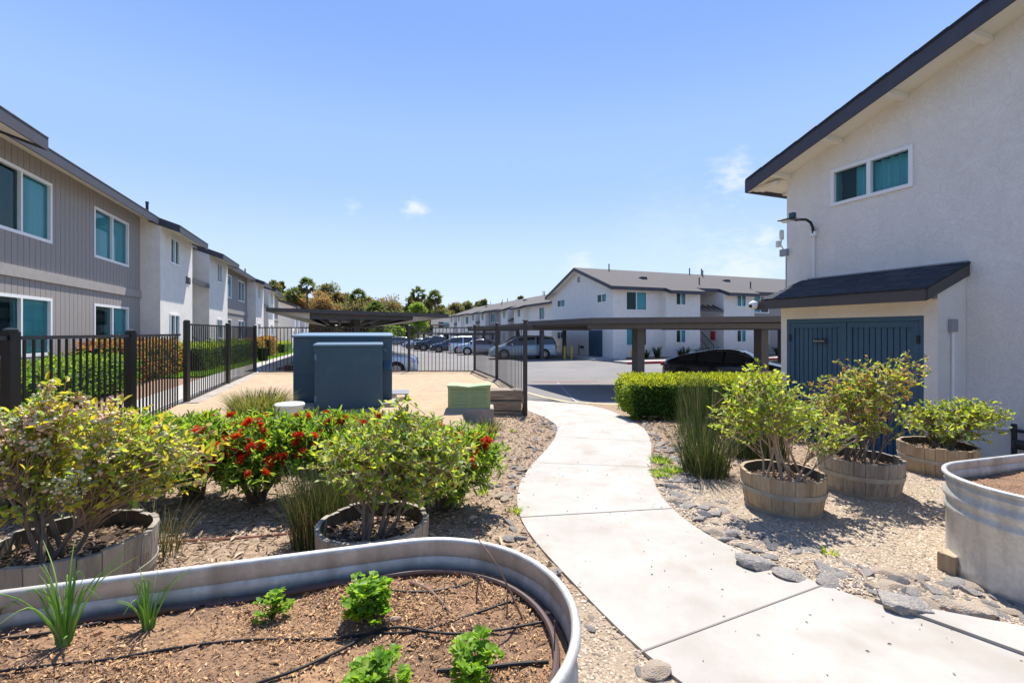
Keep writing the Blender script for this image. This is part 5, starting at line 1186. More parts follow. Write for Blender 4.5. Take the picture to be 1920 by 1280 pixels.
# clipped hedge
def hedge(name, label, x0, x1, y0, y1, z0, z1, n, L, mats, seed, rz=0, loc=(0, 0, 0), top=None, inner='box_b', group=None, under=.12, rough=.03, cat='hedge'):
    rng = np.random.default_rng(seed); t = thing(name, label, cat, loc, rz, group)
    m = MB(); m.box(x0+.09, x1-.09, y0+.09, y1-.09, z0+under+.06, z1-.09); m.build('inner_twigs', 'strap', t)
    m = MB(); k = max(2, int((x1-x0)/.7))
    for i in range(k): m.tube([(x0+.35+(x1-x0-.7)*i/max(1, k-1), (y0+y1)/2, z0-.05), (x0+.3+(x1-x0-.6)*i/max(1, k-1), (y0+y1)/2+.05, z0+under+.2)], [.035, .025]); 
    m.build('trunk', 'trunk', t)
    A = np.array([(x1-x0)*(y1-y0), (x1-x0)*(z1-z0), (x1-x0)*(z1-z0)*.5, (y1-y0)*(z1-z0), (y1-y0)*(z1-z0)]); c = rng.choice(5, n, p=A/A.sum()); a, b = rng.uniform(0, 1, n), rng.uniform(0, 1, n); zz = z0+under+(z1-z0-under)*b
    X = np.where(c == 3, x0, np.where(c == 4, x1, x0+(x1-x0)*a)); Y = np.where(c == 0, y0+(y1-y0)*b, np.where(c == 1, y0, np.where(c == 2, y1, y0+(y1-y0)*a))); Zz = np.where(c == 0, z1, zz)
    N = np.stack([np.where(c == 3, -1., np.where(c == 4, 1., 0)), np.where(c == 1, -1., np.where(c == 2, 1., 0)), np.where(c == 0, 1., 0)], 1)
    P = np.stack([X, Y, Zz], 1); bump = (np.sin(P[:, 0]*7+P[:, 1]*5)*np.sin(P[:, 2]*8+P[:, 0]*3))*rough
    # round the corners, undulate
    P = P+N*(bump[:, None]+rng.normal(0, rough, (n, 1))-.02)
    for ax_, lo, hi in ((0, x0, x1), (1, y0, y1)):
        e = np.clip(.12-np.minimum(P[:, ax_]-lo, hi-P[:, ax_]), 0, .12)
        P[:, 2] -= np.where(P[:, 2] > z1-.15, e*.5, 0)
    lowc = np.clip((z0+.32-P[:, 2])/.3, 0, 1)
    P[:, 1] += np.where(c == 1, lowc*.18, 0); P[:, 0] += np.where(c == 3, lowc*.2, 0)
    d = N*.7+rng.normal(0, .6, (n, 3))+np.array([0, 0, .35])
    mi = rng.choice(len(mats)-2, n); ttop = (P[:, 2] > z1-.09) & (rng.uniform(size=n) < .85) | ((c == 3) & (rng.uniform(size=n) < .35)); mi = np.where(ttop, len(mats)-2+rng.integers(0, 2, n), mi)
    leaf_mesh('foliage', P, d, rng, L*rng.uniform(.7, 1.25, n), L*.55, mats, None, t, .3, mi)
    ns = n//12; sp = np.stack([rng.uniform(x0, x1, ns), rng.uniform(y0, y1, ns), np.full(ns, z1)+rng.uniform(0, .05, ns)], 1)
    leaf_mesh('new_growth', sp, np.stack([rng.normal(0, .35, ns), rng.normal(0, .35, ns), np.ones(ns)], 1), rng, L*1.2, L*.45, [mats[-2], mats[-1]], [.5, .5], t)
    return t
hedge('boxwood_hedge', 'clipped box-shaped green hedge with yellow new growth beside the path', 2.10, 5.4, 8.05, 9.15, -.24, .575, 26000, .042, ['box_a', 'box_b', 'box_a', 'box_c', 'box_d'], 101)
PH = ['box_b', 'photinia_a', 'photinia_b', 'photinia_a', 'photinia_b']; GR = ['box_a', 'box_b', 'brush_b', 'leaf_a', 'leaf_c']
def uvhedge(label, u0, u1, v0, v1, h, n, L, mats, seed, name='hedge', cat='hedge', grp='shrubs along the left building', rough=.07):
    o = xy((u0+u1)/2, v0); hedge(name, label, -(u1-u0)/2, (u1-u0)/2, 0, v1-v0, 0, h, n, L, mats, seed, TH, (*o, side_l(-5, v0)), group=grp, rough=rough, under=.05, cat=cat)
uvhedge('bright green leafy hedge behind the near black fence', -5.9, -4.8, 6.0, 14.2, .8, 9000, .07, ['brush_b', 'box_a', 'brush_a', 'leaf_b', 'leaf_a'], 111)
uvhedge('orange-red photinia shrub below the left building windows', -6.35, -5.2, 14.6, 19.0, 1.1, 6000, .075, PH, 112)
uvhedge('dark green rounded shrub with pale tips beyond the orange shrubs', -5.9, -4.7, 19.4, 22.3, .95, 5000, .07, ['box_b', 'strap', 'box_b', 'box_d', 'leaf_a'], 113, 'shrub', 'shrub')
uvhedge('dark green clipped shrub by the left building stair', -5.9, -4.7, 23.5, 29.5, 1.0, 5000, .08, ['box_b', 'strap', 'box_b', 'box_a', 'box_d'], 114, 'shrub', 'shrub')
uvhedge('small reddish shrub on the lawn beyond the rear fence', -5.6, -4.7, 32, 34, 1.2, 2200, .08, PH, 115, 'shrub', 'shrub')
uvhedge('larger reddish shrub furthest along the lawn', -5.6, -4.6, 36.5, 39.5, 1.35, 2400, .09, PH, 116, 'shrub', 'shrub')
uvhedge('far green shrub at the end of the lawn', -5.4, -4.5, 44, 50, .9, 1500, .1, GR, 117, 'shrub', 'shrub')
t, pos, rng = shrub('nandina_shrub', 'orange-tipped shrub between the hedge and the shed', 'shrub', (3.75, 6.3, -.15), [((0, 0, .58), (.3, .3, .28), 1)], 8, 150, 10, .05, .018, ['leaf_f', 'photinia_b', 'leaf_a', 'leaf_c'], [.3, .25, .25, .2], 121)
shrub('shrub', 'dark green leaves entering from the right edge by the wall', 'shrub', (5.95, 4.85, -.2), [((0, 0, .75), (.25, .25, .28), 1)], 6, 90, 8, .06, .028, ['brush_b', 'box_a'], [.5, .5], 122)

# ------------------------------------------------------------------ mulch, gravel and stones
def scatter():
    rng = np.random.default_rng(131); P = []; gv = []
    bar = [(b_[0].location.x, b_[0].location.y, .33) for b_ in (b_a, b_b, b_c, b_d, b_e)]
    N = 70000; X = rng.uniform(-7.4, 6.8, N); Y = 1.2+7.6*rng.uniform(0, 1, N)**1.35
    keep = np.abs(X) < Y*1.2+.3; X, Y = X[keep], Y[keep]
    M_, Gp = [], []
    for x, y in zip(X, Y):
        u, v = uv(x, y)
        if u < -2.8 or u > 7.2 or inpoly(x, y, PATHP) or any((x-a)**2+(y-b)**2 < r*r for a, b, r in bar): continue
        if inpoly(x, y, YARDP) and y > 7.0+.2*smooth_noise(x*2, y): continue
        right = x > np.interp(y, LR[:60, 1], LR[:60, 0])+.5
        grav = (right and y < 4.6+.4*smooth_noise(x, y)) or (-.35 < x < .9 and y < 2.5 and not right)
        z = (terr(x, y) if inpoly(x, y, YARDP) else H(x, y))+smooth_noise(x, y)*.012
        (Gp if grav else M_).append((x, y, z))
    M_ = np.array(M_); n = len(M_); d = norm(np.stack([rng.normal(0, 1, n), rng.normal(0, 1, n), rng.normal(0, .3, n)], 1))
    L = rng.uniform(.02, .06, n)*np.where(rng.uniform(size=n) < .07, 1.8, 1); M_[:, 2] += rng.uniform(.002, .016, n)
    struct(leaf_mesh('mulch', M_, d, rng, L, L*rng.uniform(.12, .4, n), ['mulch_a', 'mulch_b', 'mulch_c', 'mulch_d'], [.36, .2, .32, .12]), 'stuff')
    Gp = np.array(Gp); Gp = np.concatenate([Gp+np.stack([rng.normal(0, .03, len(Gp)), rng.normal(0, .03, len(Gp)), np.zeros(len(Gp))], 1) for _ in range(5)]); 
    ok = np.array([not inpoly(a, b, PATHP) for a, b, c in Gp]); Gp = Gp[ok]; n = len(Gp); r = rng.uniform(.004, .0095, n)
    oc = np.array([(1, 0, 0), (0, 1, 0), (-1, 0, 0), (0, -1, 0), (0, 0, 1.)]); a = rng.uniform(0, 6.28, n); ca, sa = np.cos(a), np.sin(a)
    sx = r*rng.uniform(.8, 1.5, n); sy_ = r*rng.uniform(.6, 1.1, n); sz_ = r*rng.uniform(.5, .9, n)
    V = np.stack([Gp[:, None, 0]+(oc[None, :, 0]*sx[:, None])*ca[:, None]-(oc[None, :, 1]*sy_[:, None])*sa[:, None], Gp[:, None, 1]+(oc[None, :, 0]*sx[:, None])*sa[:, None]+(oc[None, :, 1]*sy_[:, None])*ca[:, None], Gp[:, None, 2]+oc[None, :, 2]*sz_[:, None]+.001], 2).reshape(-1, 3)
    b = (np.arange(n)*5)[:, None]; Q = np.stack([b+np.array(q) for q in ((0, 1, 4), (1, 2, 4), (2, 3, 4), (3, 0, 4))], 1).reshape(-1, 3)
    struct(np_mesh('gravel', V, Q, np.repeat(rng.choice(4, n, p=[.36, .28, .22, .14]), 4), ['pebble_a', 'pebble_b', 'pebble_c', 'pebble_d'], smooth=True), 'stuff')
scatter()
def stone_proto(seed, mt):
    rng = np.random.default_rng(seed); bm = bmesh.new(); bmesh.ops.create_icosphere(bm, subdivisions=3, radius=1)
    pl = [(norm(rng.normal(0, 1, 3)*np.array([1, 1, 1.3])), rng.uniform(.5, .85)) for _ in range(11)]
    for v in bm.verts:
        p = np.array(v.co)
        for nrm, dist in pl:
            e = p@nrm-dist
            if e > 0: p = p-nrm*e
        p = p*(1+.05*math.sin(p[0]*9+seed)*math.sin(p[1]*11))*np.array([1, .72, .5]); v.co = p
    me = bpy.data.meshes.new('stone'); bm.to_mesh(me); bm.free(); me.materials.append(MATS[mt]); me.polygons.foreach_set('use_smooth', [True]*len(me.polygons)); me.set_sharp_from_angle(angle=R(28)); return me
SP = [stone_proto(200+k, m) for k, m in enumerate(('stone_grey', 'stone_grey', 'stone_tan', 'stone_dark', 'stone_grey', 'stone_tan', 'stone_grey'))]
def stone(px, py, s, k, rot=0, flat=1., lab='flat grey rock in the border along the path', grp='border rocks'):
    x, y = G(px, py); o = bpy.data.objects.new('rock', SP[k]); C.objects.link(o); o.location = (x, y, H(x, y)+s*.14*flat); o.rotation_euler = (rnd.uniform(-.12, .12), rnd.uniform(-.12, .12), rot); o.scale = (s*1.25, s*1.25, s*1.05*flat)
    tag(o, lab, 'rock', grp)
for (px, py, s, k, r, lb) in ((1555, 1093, .075, 0, .5, 'flat grey rock at the path joint right of centre'), (1700, 1112, .038, 3, .2, 'small round dark rock beside the pale slab'), (1800, 1095, .06, 0, -.3, 'grey rock below the right metal trough'), (1810, 1145, .10, 5, -.35, 'long pale rock by the right slab'), (1228, 1262, .06, 2, .2, 'rough grey-tan rock at the bottom beside the path'), (1340, 1000, .07, 2, -.6, 'orange-tinted rock at the path edge'), (1475, 975, .04, 0, .4, 'rounded grey rock at the foot of the tan barrel'),
                             (1260, 938, .06, 2, .1, 'tan rock at the path edge near the rush clump'), (958, 1012, .045, 0, 0, 'round grey rock left of the path near the trough'), (945, 930, .075, 2, .5, 'pale tan rock left of the path'), (1690, 1140, .12, 1, -.4, 'largest flat grey rock along the pale slab'), (1420, 1062, .11, 4, -.5, 'long grey rock edging the path'), (1482, 1082, .08, 0, -.4, 'grey rock next to the longest edging rock')):
    stone(px, py, s, k, r, 1, lb, None)
def near_edge(E_, lo, hi, n, d0, d1, side):
    out = []
    for _ in range(n):
        i = rnd.randrange(lo, hi); p, q = E_[i], E_[i+1]; t_ = np.array(q)-np.array(p); nn = np.array([-t_[1], t_[0]])/max(1e-6, np.hypot(*t_))*side; c = np.array(p)+t_*rnd.random()+nn*(d0+(d1-d0)*rnd.random()**1.5); out.append(c)
    return out
placed = []
_a, _b = G(1640, 1130), G(1990, 1192)
SLAB = [(_a[0]+(_b[0]-_a[0])*k/12, _a[1]+(_b[1]-_a[1])*k/12) for k in range(13)]
for E_, lo, hi, n, d0, d1, sd_ in ((RR, 22, 46, 330, .06, .46, -1), (RR, 44, 58, 24, .06, .3, -1), (SLAB, 0, 12, 170, .07, .40, 1), (LR, 20, 46, 55, .05, .34, 1), (LR, 48, 62, 10, .05, .2, 1), (LR, 6, 20, 26, .06, .3, 1)):
    for (x, y) in near_edge(E_, lo, hi, n, d0, d1, sd_):
        if inpoly(x, y, PATHP) or math.hypot(x-TA[0], y-TA[1]) < .55 or any(math.hypot(x-a, y-b) < .058 for a, b in placed): continue
        placed.append((x, y)); o = bpy.data.objects.new('rock', SP[rnd.randrange(7)]); C.objects.link(o); s = rnd.choice((.03, .04, .05, .06, .075, .09))*(.75 if E_ is LR else .72 if E_ is SLAB else .9); o.location = (x, y, H(x, y)+s*.03); o.rotation_euler = (rnd.uniform(-.2, .2), rnd.uniform(-.2, .2), rnd.uniform(0, 6)); o.scale = (s*1.2, s, s*.95)
        tag(o, 'small broken rock among the border stones edging the path', 'rock', 'border rocks')
m = MB(); P = [Vector((*G(*p), .012)) for p in ((240, 1030), (330, 1018), (460, 1010), (600, 997))]; m.tube(spline(P), .008, 6); tag(m.build('drip_hose', 'hose_brown', smooth=True), 'reddish hose lying on the mulch between the two left barrels', 'hose').data.materials[0] = MATS['rust_hose'] if 'rust_hose' in MATS else mat('rust_hose', (.30, .13, .09), .7)
for k, (a, b) in enumerate((((860, 955), (930, 1000)), ((1600, 1070), (1625, 1098)), ((1748, 975), (1775, 966)), ((500, 1068), (540, 1052)))):
    A, B = Vector((*G(*a), .015)), Vector((*G(*b), .015)); m = MB(); m.tube(spline([A, A.lerp(B, .5)+Vector((.02, .01, .012)), B], 4), .004, 5); tag(m.build('twig', 'twig_pale'), ('thin bare twig on the mulch right of the middle barrel', 'curved pale twig on the gravel near the path', 'short dark twig on the gravel left of the right trough', 'pale twig on the mulch below the left barrels')[k], 'twig')

# ------------------------------------------------------------------ cars
SEDAN = [(-2.35, .62, .68, .66, .5), (-2.28, .84, .90, .80, .62), (-1.75, .95, 1.00, .90, .68), (-1.45, .96, 1.08, .90, .66), (-.75, .96, 1.35, .91, .60), (-.1, .95, 1.43, .91, .60), (.4, .94, 1.40, .91, .60), (1.15, .93, 1.02, .91, .68), (1.75, .87, .91, .88, .68), (2.2, .74, .78, .80, .6), (2.35, .55, .58, .66, .5)]
FAST = [(-2.35, .66, .72, .66, .5), (-2.3, .90, .97, .80, .62), (-1.95, .97, 1.08, .89, .66), (-1.2, .96, 1.28, .90, .60), (-.4, .95, 1.42, .91, .60), (.2, .94, 1.42, .91, .60), (.55, .93, 1.34, .91, .60), (1.25, .92, .99, .91, .68), (1.8, .84, .88, .88, .68), (2.25, .70, .74, .80, .6), (2.38, .52, .55, .66, .5)]
VAN = [(-2.55, .75, .95, .84, .7), (-2.5, 1.05, 1.30, .92, .76), (-2.3, 1.10, 1.66, .97, .74), (-1.5, 1.09, 1.75, .98, .74), (0, 1.06, 1.76, .98, .74), (.6, 1.04, 1.68, .98, .72), (1.55, .98, 1.09, .96, .74), (2.1, .90, .95, .92, .72), (2.45, .74, .78, .82, .62), (2.55, .52, .55, .7, .5)]
SUV = [(-2.3, .72, .9, .80, .66), (-2.25, 1.0, 1.3, .88, .72), (-2.0, 1.04, 1.62, .93, .70), (-1.0, 1.03, 1.70, .94, .70), (.1, 1.02, 1.68, .94, .68), (.4, 1.0, 1.6, .94, .68), (1.1, .98, 1.10, .94, .74), (1.9, .95, .99, .90, .72), (2.25, .80, .84, .82, .62), (2.32, .55, .58, .7, .5)]
TRUCK = [(-2.8, .95, 1.0, .9, .85), (-2.75, 1.05, 1.08, .95, .88), (-.9, 1.06, 1.09, .96, .88), (-.8, 1.06, 1.75, .96, .70), (-.2, 1.06, 1.83, .96, .70), (.5, 1.05, 1.78, .96, .70), (1.15, 1.05, 1.18, .96, .78), (2.3, 1.02, 1.10, .95, .8), (2.65, .9, .96, .9, .7), (2.75, .6, .65, .8, .6)]
def car(label, x, y, z, rz, prof, pm, wr=.335, mini=False):
    t = thing('parked_car', label, 'car', (x, y, z), rz, 'cars in the parking lot'); K = 46
    kx = np.array([p[0] for p in prof]); xs = np.linspace(kx[0], kx[-1], K); A = np.array([p[1:] for p in prof]); S = np.stack([np.interp(xs, kx, A[:, i]) for i in range(4)], 1)
    S[1:-1] = .25*S[:-2]+.5*S[1:-1]+.25*S[2:]
    rings = []
    for (zs, zt, wb, wt), xx in zip(S, xs):
        wt_ = min(wt, wb*.93); zt = max(zt, zs+.02)
        h = [(wb*.86, .22), (wb*.97, .30), (wb, .50), (wb*.985, zs-.07), (wb*.94, zs), (wt_+(wb*.94-wt_)*.18, zs+(zt-zs)*.86), (wt_*.86, zt), (wt_*.4, zt+.015)]
        rings.append([(xx, -a, b) for a, b in h]+[(xx, a, b) for a, b in h[::-1]])
    n = 16; body, gl = MB(), MB(); vs = [p for r in rings for p in r]; glass = []
    fs = []
    for i in range(K-1):
        cab = min(S[i, 1]-S[i, 0], S[i+1, 1]-S[i+1, 0]); slope = abs(S[i+1, 1]-S[i, 1])/(xs[1]-xs[0])
        for j in range(n):
            f = (i*n+j, i*n+(j+1) % n, (i+1)*n+(j+1) % n, (i+1)*n+j)
            side = j in (4, 10) and cab > .2 and not any(abs((xs[i]+xs[i+1])/2-b) < .045 for b in (.05, -.95))
            screen = j in (6, 7, 8) and slope > .28 and cab > .10 and max(S[i, 1], S[i+1, 1]) > S[:, 1].max()*.72
            if side or screen: glass.append(f)
            fs.append(f)
    fs += [tuple(range(n)), tuple(range((K-1)*n, K*n))[::-1]]
    body.add(vs, fs); ob = body.build('body', pm, t, True)
    bm = bmesh.new(); bm.from_mesh(ob.data); bmesh.ops.recalc_face_normals(bm, faces=bm.faces); bm.to_mesh(ob.data); bm.free()
    cen = Vector((0, 0, .8)); V = [Vector(p) for p in vs]
    for f in glass:
        q = [V[i] for i in f]; nn = (q[1]-q[0]).cross(q[3]-q[0]); nn.normalize()
        if nn.dot(sum(q, Vector())/4-cen) < 0: nn = -nn
        gl.quad(*[p+nn*.008 for p in q])
    gl.build('window', 'car_glass', t, True)
    for sd in (-1, 1):
        P_ = [Vector(rings[i][5 if sd < 0 else 10]) + Vector((0, sd*.012, .012)) for i in range(K) if min(S[i, 1]-S[i, 0], S[min(i+1, K-1), 1]-S[min(i+1, K-1), 0]) > .16]
        if len(P_) > 3: MB().tube(P_, .012, 5).build('window_trim', 'rim', t, True)
    wx = (kx[0]*.60, kx[-1]*.60); wbm = S[:, 2].max()
    for xx in wx:
        for sd in (-1, 1):
            m = MB(); m.lathe([(0, -.03), (wr+.075, -.03), (wr+.075, .012), (0, .012)], 24); a = m.build('wheel_arch', 'tyre', t); a.rotation_euler = (R(90), 0, 0); a.location = (xx, sd*(wbm*.985), wr+.0)
            wempty = MB(); wempty.lathe([(.22, -.1), (wr-.02, -.1), (wr, -.07), (wr, .06), (wr-.02, .09), (.22, .09)], 28); w_ = wempty.build('wheel', 'tyre', t, True); w_.rotation_euler = (R(90) if sd < 0 else R(-90), 0, 0); w_.location = (xx, sd*(wbm-.06), wr)
            r = MB(); r.lathe([(.05, .07), (.225, .07), (.235, .092), (.215, .095)], 24)
            r.lathe([(0, .1), (.06, .095), (.06, .06)], 12)
            for k in range(7): q = 2*math.pi*k/7; r.bar((.04*math.cos(q), .04*math.sin(q), .09), (.222*math.cos(q), .222*math.sin(q), .09), .045, .02)
            r.build('rim', 'rim', w_)
    for sd in (-1, 1):
        for (xx, nm, mt, zz) in ((kx[-1]-.20, 'headlight', 'lamp_clear', np.interp(kx[-1]-.2, xs, S[:, 0])-.09), (kx[0]+.10, 'tail_light', 'lamp_red', np.interp(kx[0]+.12, xs, S[:, 0])-.06)):
            wv = float(np.interp(xx, xs, S[:, 2])); m = MB(); m.box(xx-.13, xx+.13, -.10, .035, -.07, .06); o2 = m.build(nm, mt, t, bevel=.03); o2.location = (0, sd*(wv-.03) if sd > 0 else -(wv-.03), zz)
            if sd < 0: o2.scale = (1, -1, 1)
        m = MB(); m.box(-.09, .06, 0, .17, -.06, .07); o2 = m.build('mirror', pm, t, bevel=.03); o2.location = (kx[-1]*.36, sd*(wbm*.93) if sd > 0 else -wbm*.93-.17, float(np.interp(kx[-1]*.36, xs, S[:, 0]))+.06)
    return t
def at(px, d): return onpx(px, d)
lz = ramp
AX = R(90)+TH    # heading +v ; -u heading = 180deg + TH
x, y = at(1368, 17.2); car('black sedan with tinted windows parked under the near canopy', x, y, -.62, TH-R(62), FAST, 'car_black')
x, y = at(979, 35); car('pale silver-blue minivan parked behind the fence corner', x, y, -.6, R(180)+TH*.4, VAN, 'car_van', .36)
x, y = at(906, 41.5); car('silver sedan with its tail towards the open lot', x, y, lz(41.5), R(4), SEDAN, 'car_silver')
x, y = at(885, 45.5); car('white car parked on the far side of the silver sedan', x, y, lz(45.5), R(8), SUV, 'car_white')
x, y = at(848, 48); car('dark navy sedan between the pickup and the silver sedan', x, y, lz(48), R(190), SEDAN, 'car_navy')
x, y = at(822, 53); car('black pickup truck with a bright front in the row of parked cars', x, y, lz(53), R(188), TRUCK, 'car_black', .4)
x, y = at(803, 58); car('grey car beside the black pickup', x, y, lz(58), R(190), SUV, 'car_grey')
x, y = at(787, 63); car('blue-grey sedan at the left end of the parked row', x, y, lz(63), R(190), SEDAN, 'car_blue')
x, y = at(742, 84); car('distant grey car left of the fence post', x, y, lz(84), R(190), SUV, 'car_grey')
x, y = at(757, 92); car('distant white car furthest down the lot', x, y, lz(92), R(190), SEDAN, 'car_white')
x, y = at(779, 21.2); car('white car nosing out from behind the blue cabinet', x-2.15, y-.3, -.6, R(8), SUV, 'car_white')

# ------------------------------------------------------------------ kerbs, hydrant, bollards and planting in front of the centre-right building
def uvp(u, v, z=0): return (*xy(u, v), z)
m = MB(); U0, U1, V0 = 19.3, 46, 24.4
def kerb_poly(v0, v1, u0, u1, z0, z1):
    m = MB(); m.prism([xy(u0, v0), xy(u1, v0), xy(u1, v1), xy(u0, v1)], z0, z1); return m
tag(kerb_poly(24.2, 24.38, 17.0, 48, -.8, -.45).build('red_kerb', 'paint_red'), 'red painted kerb in front of the centre-right building', 'kerb')
struct(kerb_poly(24.385, 25.9, 17.0, 48, -.8, -.455).build('pavement', 'sidewalk_concrete'))
struct(kerb_poly(25.905, 28.8, 20.0, 48, -.8, -.44).build('planting_bed', 'bed_mulch'))
struct(kerb_poly(28.0, 40, 16.8, 18.85, -.8, -.48).build('pavement', 'sidewalk_concrete'))
hx, hy = at(1187, 31.2); t = thing('fire_hydrant', 'yellow-topped red fire hydrant by the red kerb', 'fire hydrant', (hx, hy, -.46))
m = MB(); m.lathe([(.17, 0), (.17, .05), (.12, .06), (.12, .32)], 14, cap=True); m.build('base', 'hydrant_red', t, True)
m = MB(); m.lathe([(.135, .32), (.14, .36), (.125, .55), (.16, .56), (.16, .6), (.12, .66), (.05, .74), (.03, .80), (0, .8)], 14); m.tube([(-.24, 0, .48), (.24, 0, .48)], .06, 8); m.tube([(0, -.22, .48), (0, 0, .48)], .08, 8); m.build('top', 'hydrant_yellow', t, True)
for k, px in enumerate((1058.5, 1071.5)):
    x, y = at(px, 34.5); o = tag(MB().lathe([(.085, -.1), (.085, .92), (.06, .97), (0, .98)], 14).build('bollard', 'bollard_yellow', smooth=True), ('yellow bollard on the left of the pair near the minivan', 'yellow bollard on the right of the pair near the minivan')[k], 'bollard', 'yellow bollards'); o.location = (x, y, -.6)
def strap_plant(x, y, z, s, seed):
    t = thing('flax_plant', 'dark strap-leaved plant in the bed along the centre-right building', 'plant', (x, y, z), rnd.uniform(0, 6), 'strap-leaved plants along the wall')
    blade_mesh('leaf', np.random.default_rng(seed), 60, .14*s, .95*s, .06, .8, ['strap', 'strap_b'], [.75, .25], t, .5, .3)
for k, u in enumerate((20.6, 21.6, 23.6, 24.3, 25.2, 26.2, 27, 27.8, 33.2, 34.2, 35.3, 36.4, 37.5, 38.6, 40)):
    x, y = xy(u, 27.2+.4*math.sin(k*3)); strap_plant(x, y, -.45, .8+.3*math.sin(k*1.7)**2, 300+k)

# ------------------------------------------------------------------ trees on the slope beyond the lot
def tree(label, px, d, topy, wpx, zb, mats, probs, seed, n=1500, L=.55, cl=16, grp='trees beyond the lot', name='tree', trunk_h=.3, sq=1.0, cat='tree'):
    rng = np.random.default_rng(seed); x, y = at(px, d); top = Z(topy, d); h = top-zb; w2 = wpx*d/F/2
    t = thing(name, label, cat, (x, y, zb), 0, grp)
    m = MB(); m.tube([(0, 0, -.5), (w2*.05, 0, h*.3), (-w2*.04, 0, h*.6)], [h*.028+.05, h*.02+.03, h*.01+.02], 7)
    cs = []
    for k in range(cl):
        a = rng.uniform(0, 6.28); q = rng.uniform(.1, .85); zz = h*(trunk_h+(1-trunk_h)*rng.uniform(.08, .92)); env = math.sqrt(max(.05, 1-((zz/h-(.5+trunk_h/2))/((1-trunk_h)/2*1.08))**2))
        c = np.array([w2*env*q*math.cos(a), w2*env*q*math.sin(a)*.8, zz]); cs.append((c, rng.uniform(.26, .44)*w2*sq)); m.tube([(0, 0, zz*.6), tuple(c*np.array([.6, .6, 1])-np.array([0, 0, zz*.12])), tuple(c)], [h*.008+.02, h*.005+.015, .02], 5, False)
    cs.append((np.array([0, 0, h-.22*w2*sq]), .24*w2*sq)); m.build('trunk', 'trunk', t)
    ci = rng.integers(0, len(cs), n); C_ = np.array([c for c, r in cs]); Rr = np.array([r for c, r in cs]); dv = norm(rng.normal(0, 1, (n, 3)))*(rng.uniform(0, 1, (n, 1))**.45)
    P = C_[ci]+dv*Rr[ci][:, None]*np.array([1.15, 1.15, .85])
    shade = rng.uniform(size=len(cs)); mi = rng.choice(len(mats), n, p=probs); alt = rng.integers(0, len(mats), len(cs)); mi = np.where(rng.uniform(size=n) < .45, alt[ci], mi)
    leaf_mesh('crown', P, dv+rng.normal(0, .5, (n, 3)), rng, L*rng.uniform(.6, 1.3, n), L*.55, mats, probs, t, .2, mi)
    return t
def palm(label, px, d, topy, wpx, zb, seed, grp='fan palms beyond the lot', skirt=True):
    rng = np.random.default_rng(seed); x, y = at(px, d); top = Z(topy, d); w2 = wpx*d/F/2; h = top-zb-w2*.75
    t = thing('palm_tree', label, 'palm tree', (x, y, zb), 0, grp)
    m = MB(); m.tube([(0, 0, -.5), (.1, 0, h*.5), (0, 0, h)], [.32, .25, .22], 8); m.build('trunk', 'trunk', t)
    pos, dr, mi, LL = [], [], [], []
    for k in range(60):
        a = rng.uniform(0, 6.28); el = rng.uniform(-1.1, 1.45); dead = el < -.45; d_ = np.array([math.cos(a)*math.cos(el), math.sin(a)*math.cos(el), math.sin(el)]); st = d_*w2*.52; st[2] += -.05*w2; side = np.array([-math.sin(a), math.cos(a), 0]); upv = np.cross(d_, side); ro = rng.normal(0, .7); sd2 = side*math.cos(ro)+upv*math.sin(ro)
        for j in range(11):
            an = (j-5)*.24; q = d_*math.cos(an)+sd2*math.sin(an)+np.array([0, 0, -.12-.28*abs(an)]); pos.append(np.array([0, 0, h])+st); dr.append(q); mi.append(2 if dead and rng.uniform() < .7 else (1 if rng.uniform() < .3 else 0)); LL.append(w2*rng.uniform(.42, .58)*(1.1-.3*abs(an)))
    N = len(pos); leaf_mesh('crown', np.array(pos), np.array(dr), rng, np.array(LL), np.array(LL)*.16, ['palm_a', 'palm_b', 'palm_dead'], None, t, .2, np.array(mi))
    m = MB()
    for k in range(42):
        pass
    return t
EU = ['euc_a', 'euc_b', 'euc_c', 'far_green']; EB = ['euc_c', 'euc_d', 'euc_a', 'euc_d']; DG = ['far_green', 'far_dark', 'euc_b', 'euc_a']; BG = ['far_bright', 'far_bright_b', 'far_bright', 'far_green']
k = 0
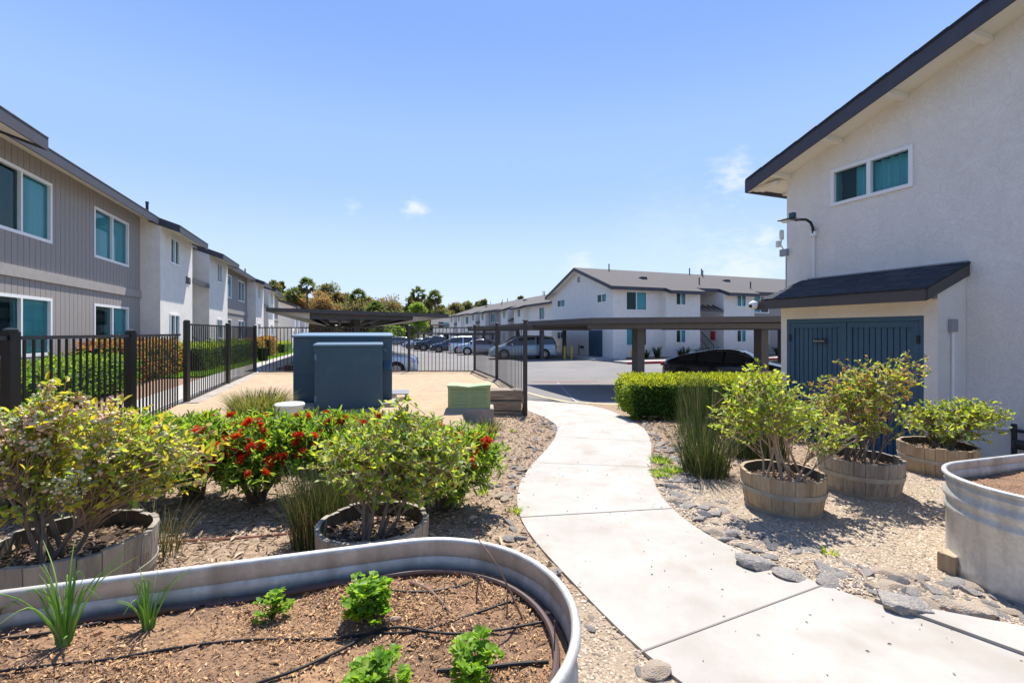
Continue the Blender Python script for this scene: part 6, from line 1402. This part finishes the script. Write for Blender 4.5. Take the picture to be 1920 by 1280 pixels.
TREES = [('grey-green tree peeping over the left roofs', 512, 150, 530, 26, DG), ('narrow dark conifer-like tree by the left roof', 528, 160, 533, 14, DG), ('broad olive tree behind the left roof end', 546, 140, 548, 50, ['euc_b', 'far_green', 'euc_c', 'euc_a']), ('orange-brown tree left of the tallest palm', 566, 130, 553, 34, EB),
         ('brown tree right behind the tallest palm', 596, 150, 548, 40, EB), ('bright orange-brown tree in front of the grey-brown one', 606, 120, 560, 46, EB), ('tall grey-brown tree right of the tallest palm', 611, 160, 537, 36, EU), ('brown-green tree beside the orange trees', 632, 150, 552, 24, EU),
         ('brown tree left of the bushy palm', 646, 165, 555, 34, EU), ('low brown tree behind the bushy palm', 668, 170, 560, 40, EB), ('small brown tree in the middle of the treeline', 690, 170, 562, 22, EU), ('wide red-brown tree above the canopy roof', 718, 160, 564, 50, ['euc_c', 'euc_a', 'euc_c', 'euc_b']), ('brown tree at the dip of the treeline', 740, 175, 572, 30, EU),
         ('grey-brown tree left of the pair of palms', 772, 170, 560, 24, DG), ('dense brown tree under the right palm', 806, 150, 562, 40, EU), ('tall dark trunked tree by the right palm', 826, 140, 578, 26, DG), ('brown tree right of the pair of palms', 852, 150, 572, 30, EU), ('brown-green tree behind the distant roof', 878, 160, 571, 26, EU), ('green tree with thin top above the receding row', 908, 165, 566, 18, DG), ('slim green tree next to the thin-topped one', 896, 170, 570, 16, DG),
         ('brown tree filling the gap behind the canopy', 680, 130, 576, 60, EU), ('green brown tree low behind the canopy roof', 640, 125, 575, 50, ['euc_c', 'euc_a', 'far_green', 'euc_b']), ('faint tree crown above the receding roofs', 976, 150, 560, 16, DG), ('low tree behind the lot entrance', 760, 120, 596, 50, ['far_green', 'far_bright_b', 'euc_b', 'euc_a'])]
for lab, px, d, ty, wpx, ms in TREES:
    tree(lab, px, d, ty-4, wpx*1.75, -1.5, ms, [.3, .3, .22, .18], 400+k, 6500, .62*d/150, 26, trunk_h=.12); k += 1
tree('bright lime-green round tree right of the canopy roof', 783, 95, 568, 42, -1.5, BG, [.4, .3, .2, .1], 450, 2600, .42, 22)
tree('small bright green tree above the distant building', 868, 110, 590, 26, -1.0, BG, [.4, .3, .2, .1], 451, 1200, .42, 14)
tree('lime green bush low at the lot entrance', 748, 100, 612, 40, -1.5, BG, [.3, .3, .2, .2], 452, 1200, .4, 14, trunk_h=.05)
tree('low green hedge tree behind the far cars', 715, 110, 606, 50, -1.5, ['far_bright_b', 'far_green', 'far_bright', 'far_dark'], [.3, .3, .2, .2], 453, 1400, .45, 16, trunk_h=.05)
palm('tallest fan palm with bare trunk at the left of the treeline', 575.5, 120, 523, 34, -1.5, 460); palm('shaggy palm behind the left roof end', 551, 125, 540, 34, -1.5, 461); palm('bushy palm above the middle of the canopy roof', 671, 130, 544, 34, -1.5, 462)
palm('fan palm on the left of the pair above the canopy', 784.5, 125, 539, 32, -1.5, 463); palm('fan palm on the right of the pair above the canopy', 816, 125, 546, 32, -1.5, 464); palm('low wide green palm just above the canopy roof', 706, 110, 567, 46, -1.5, 465)
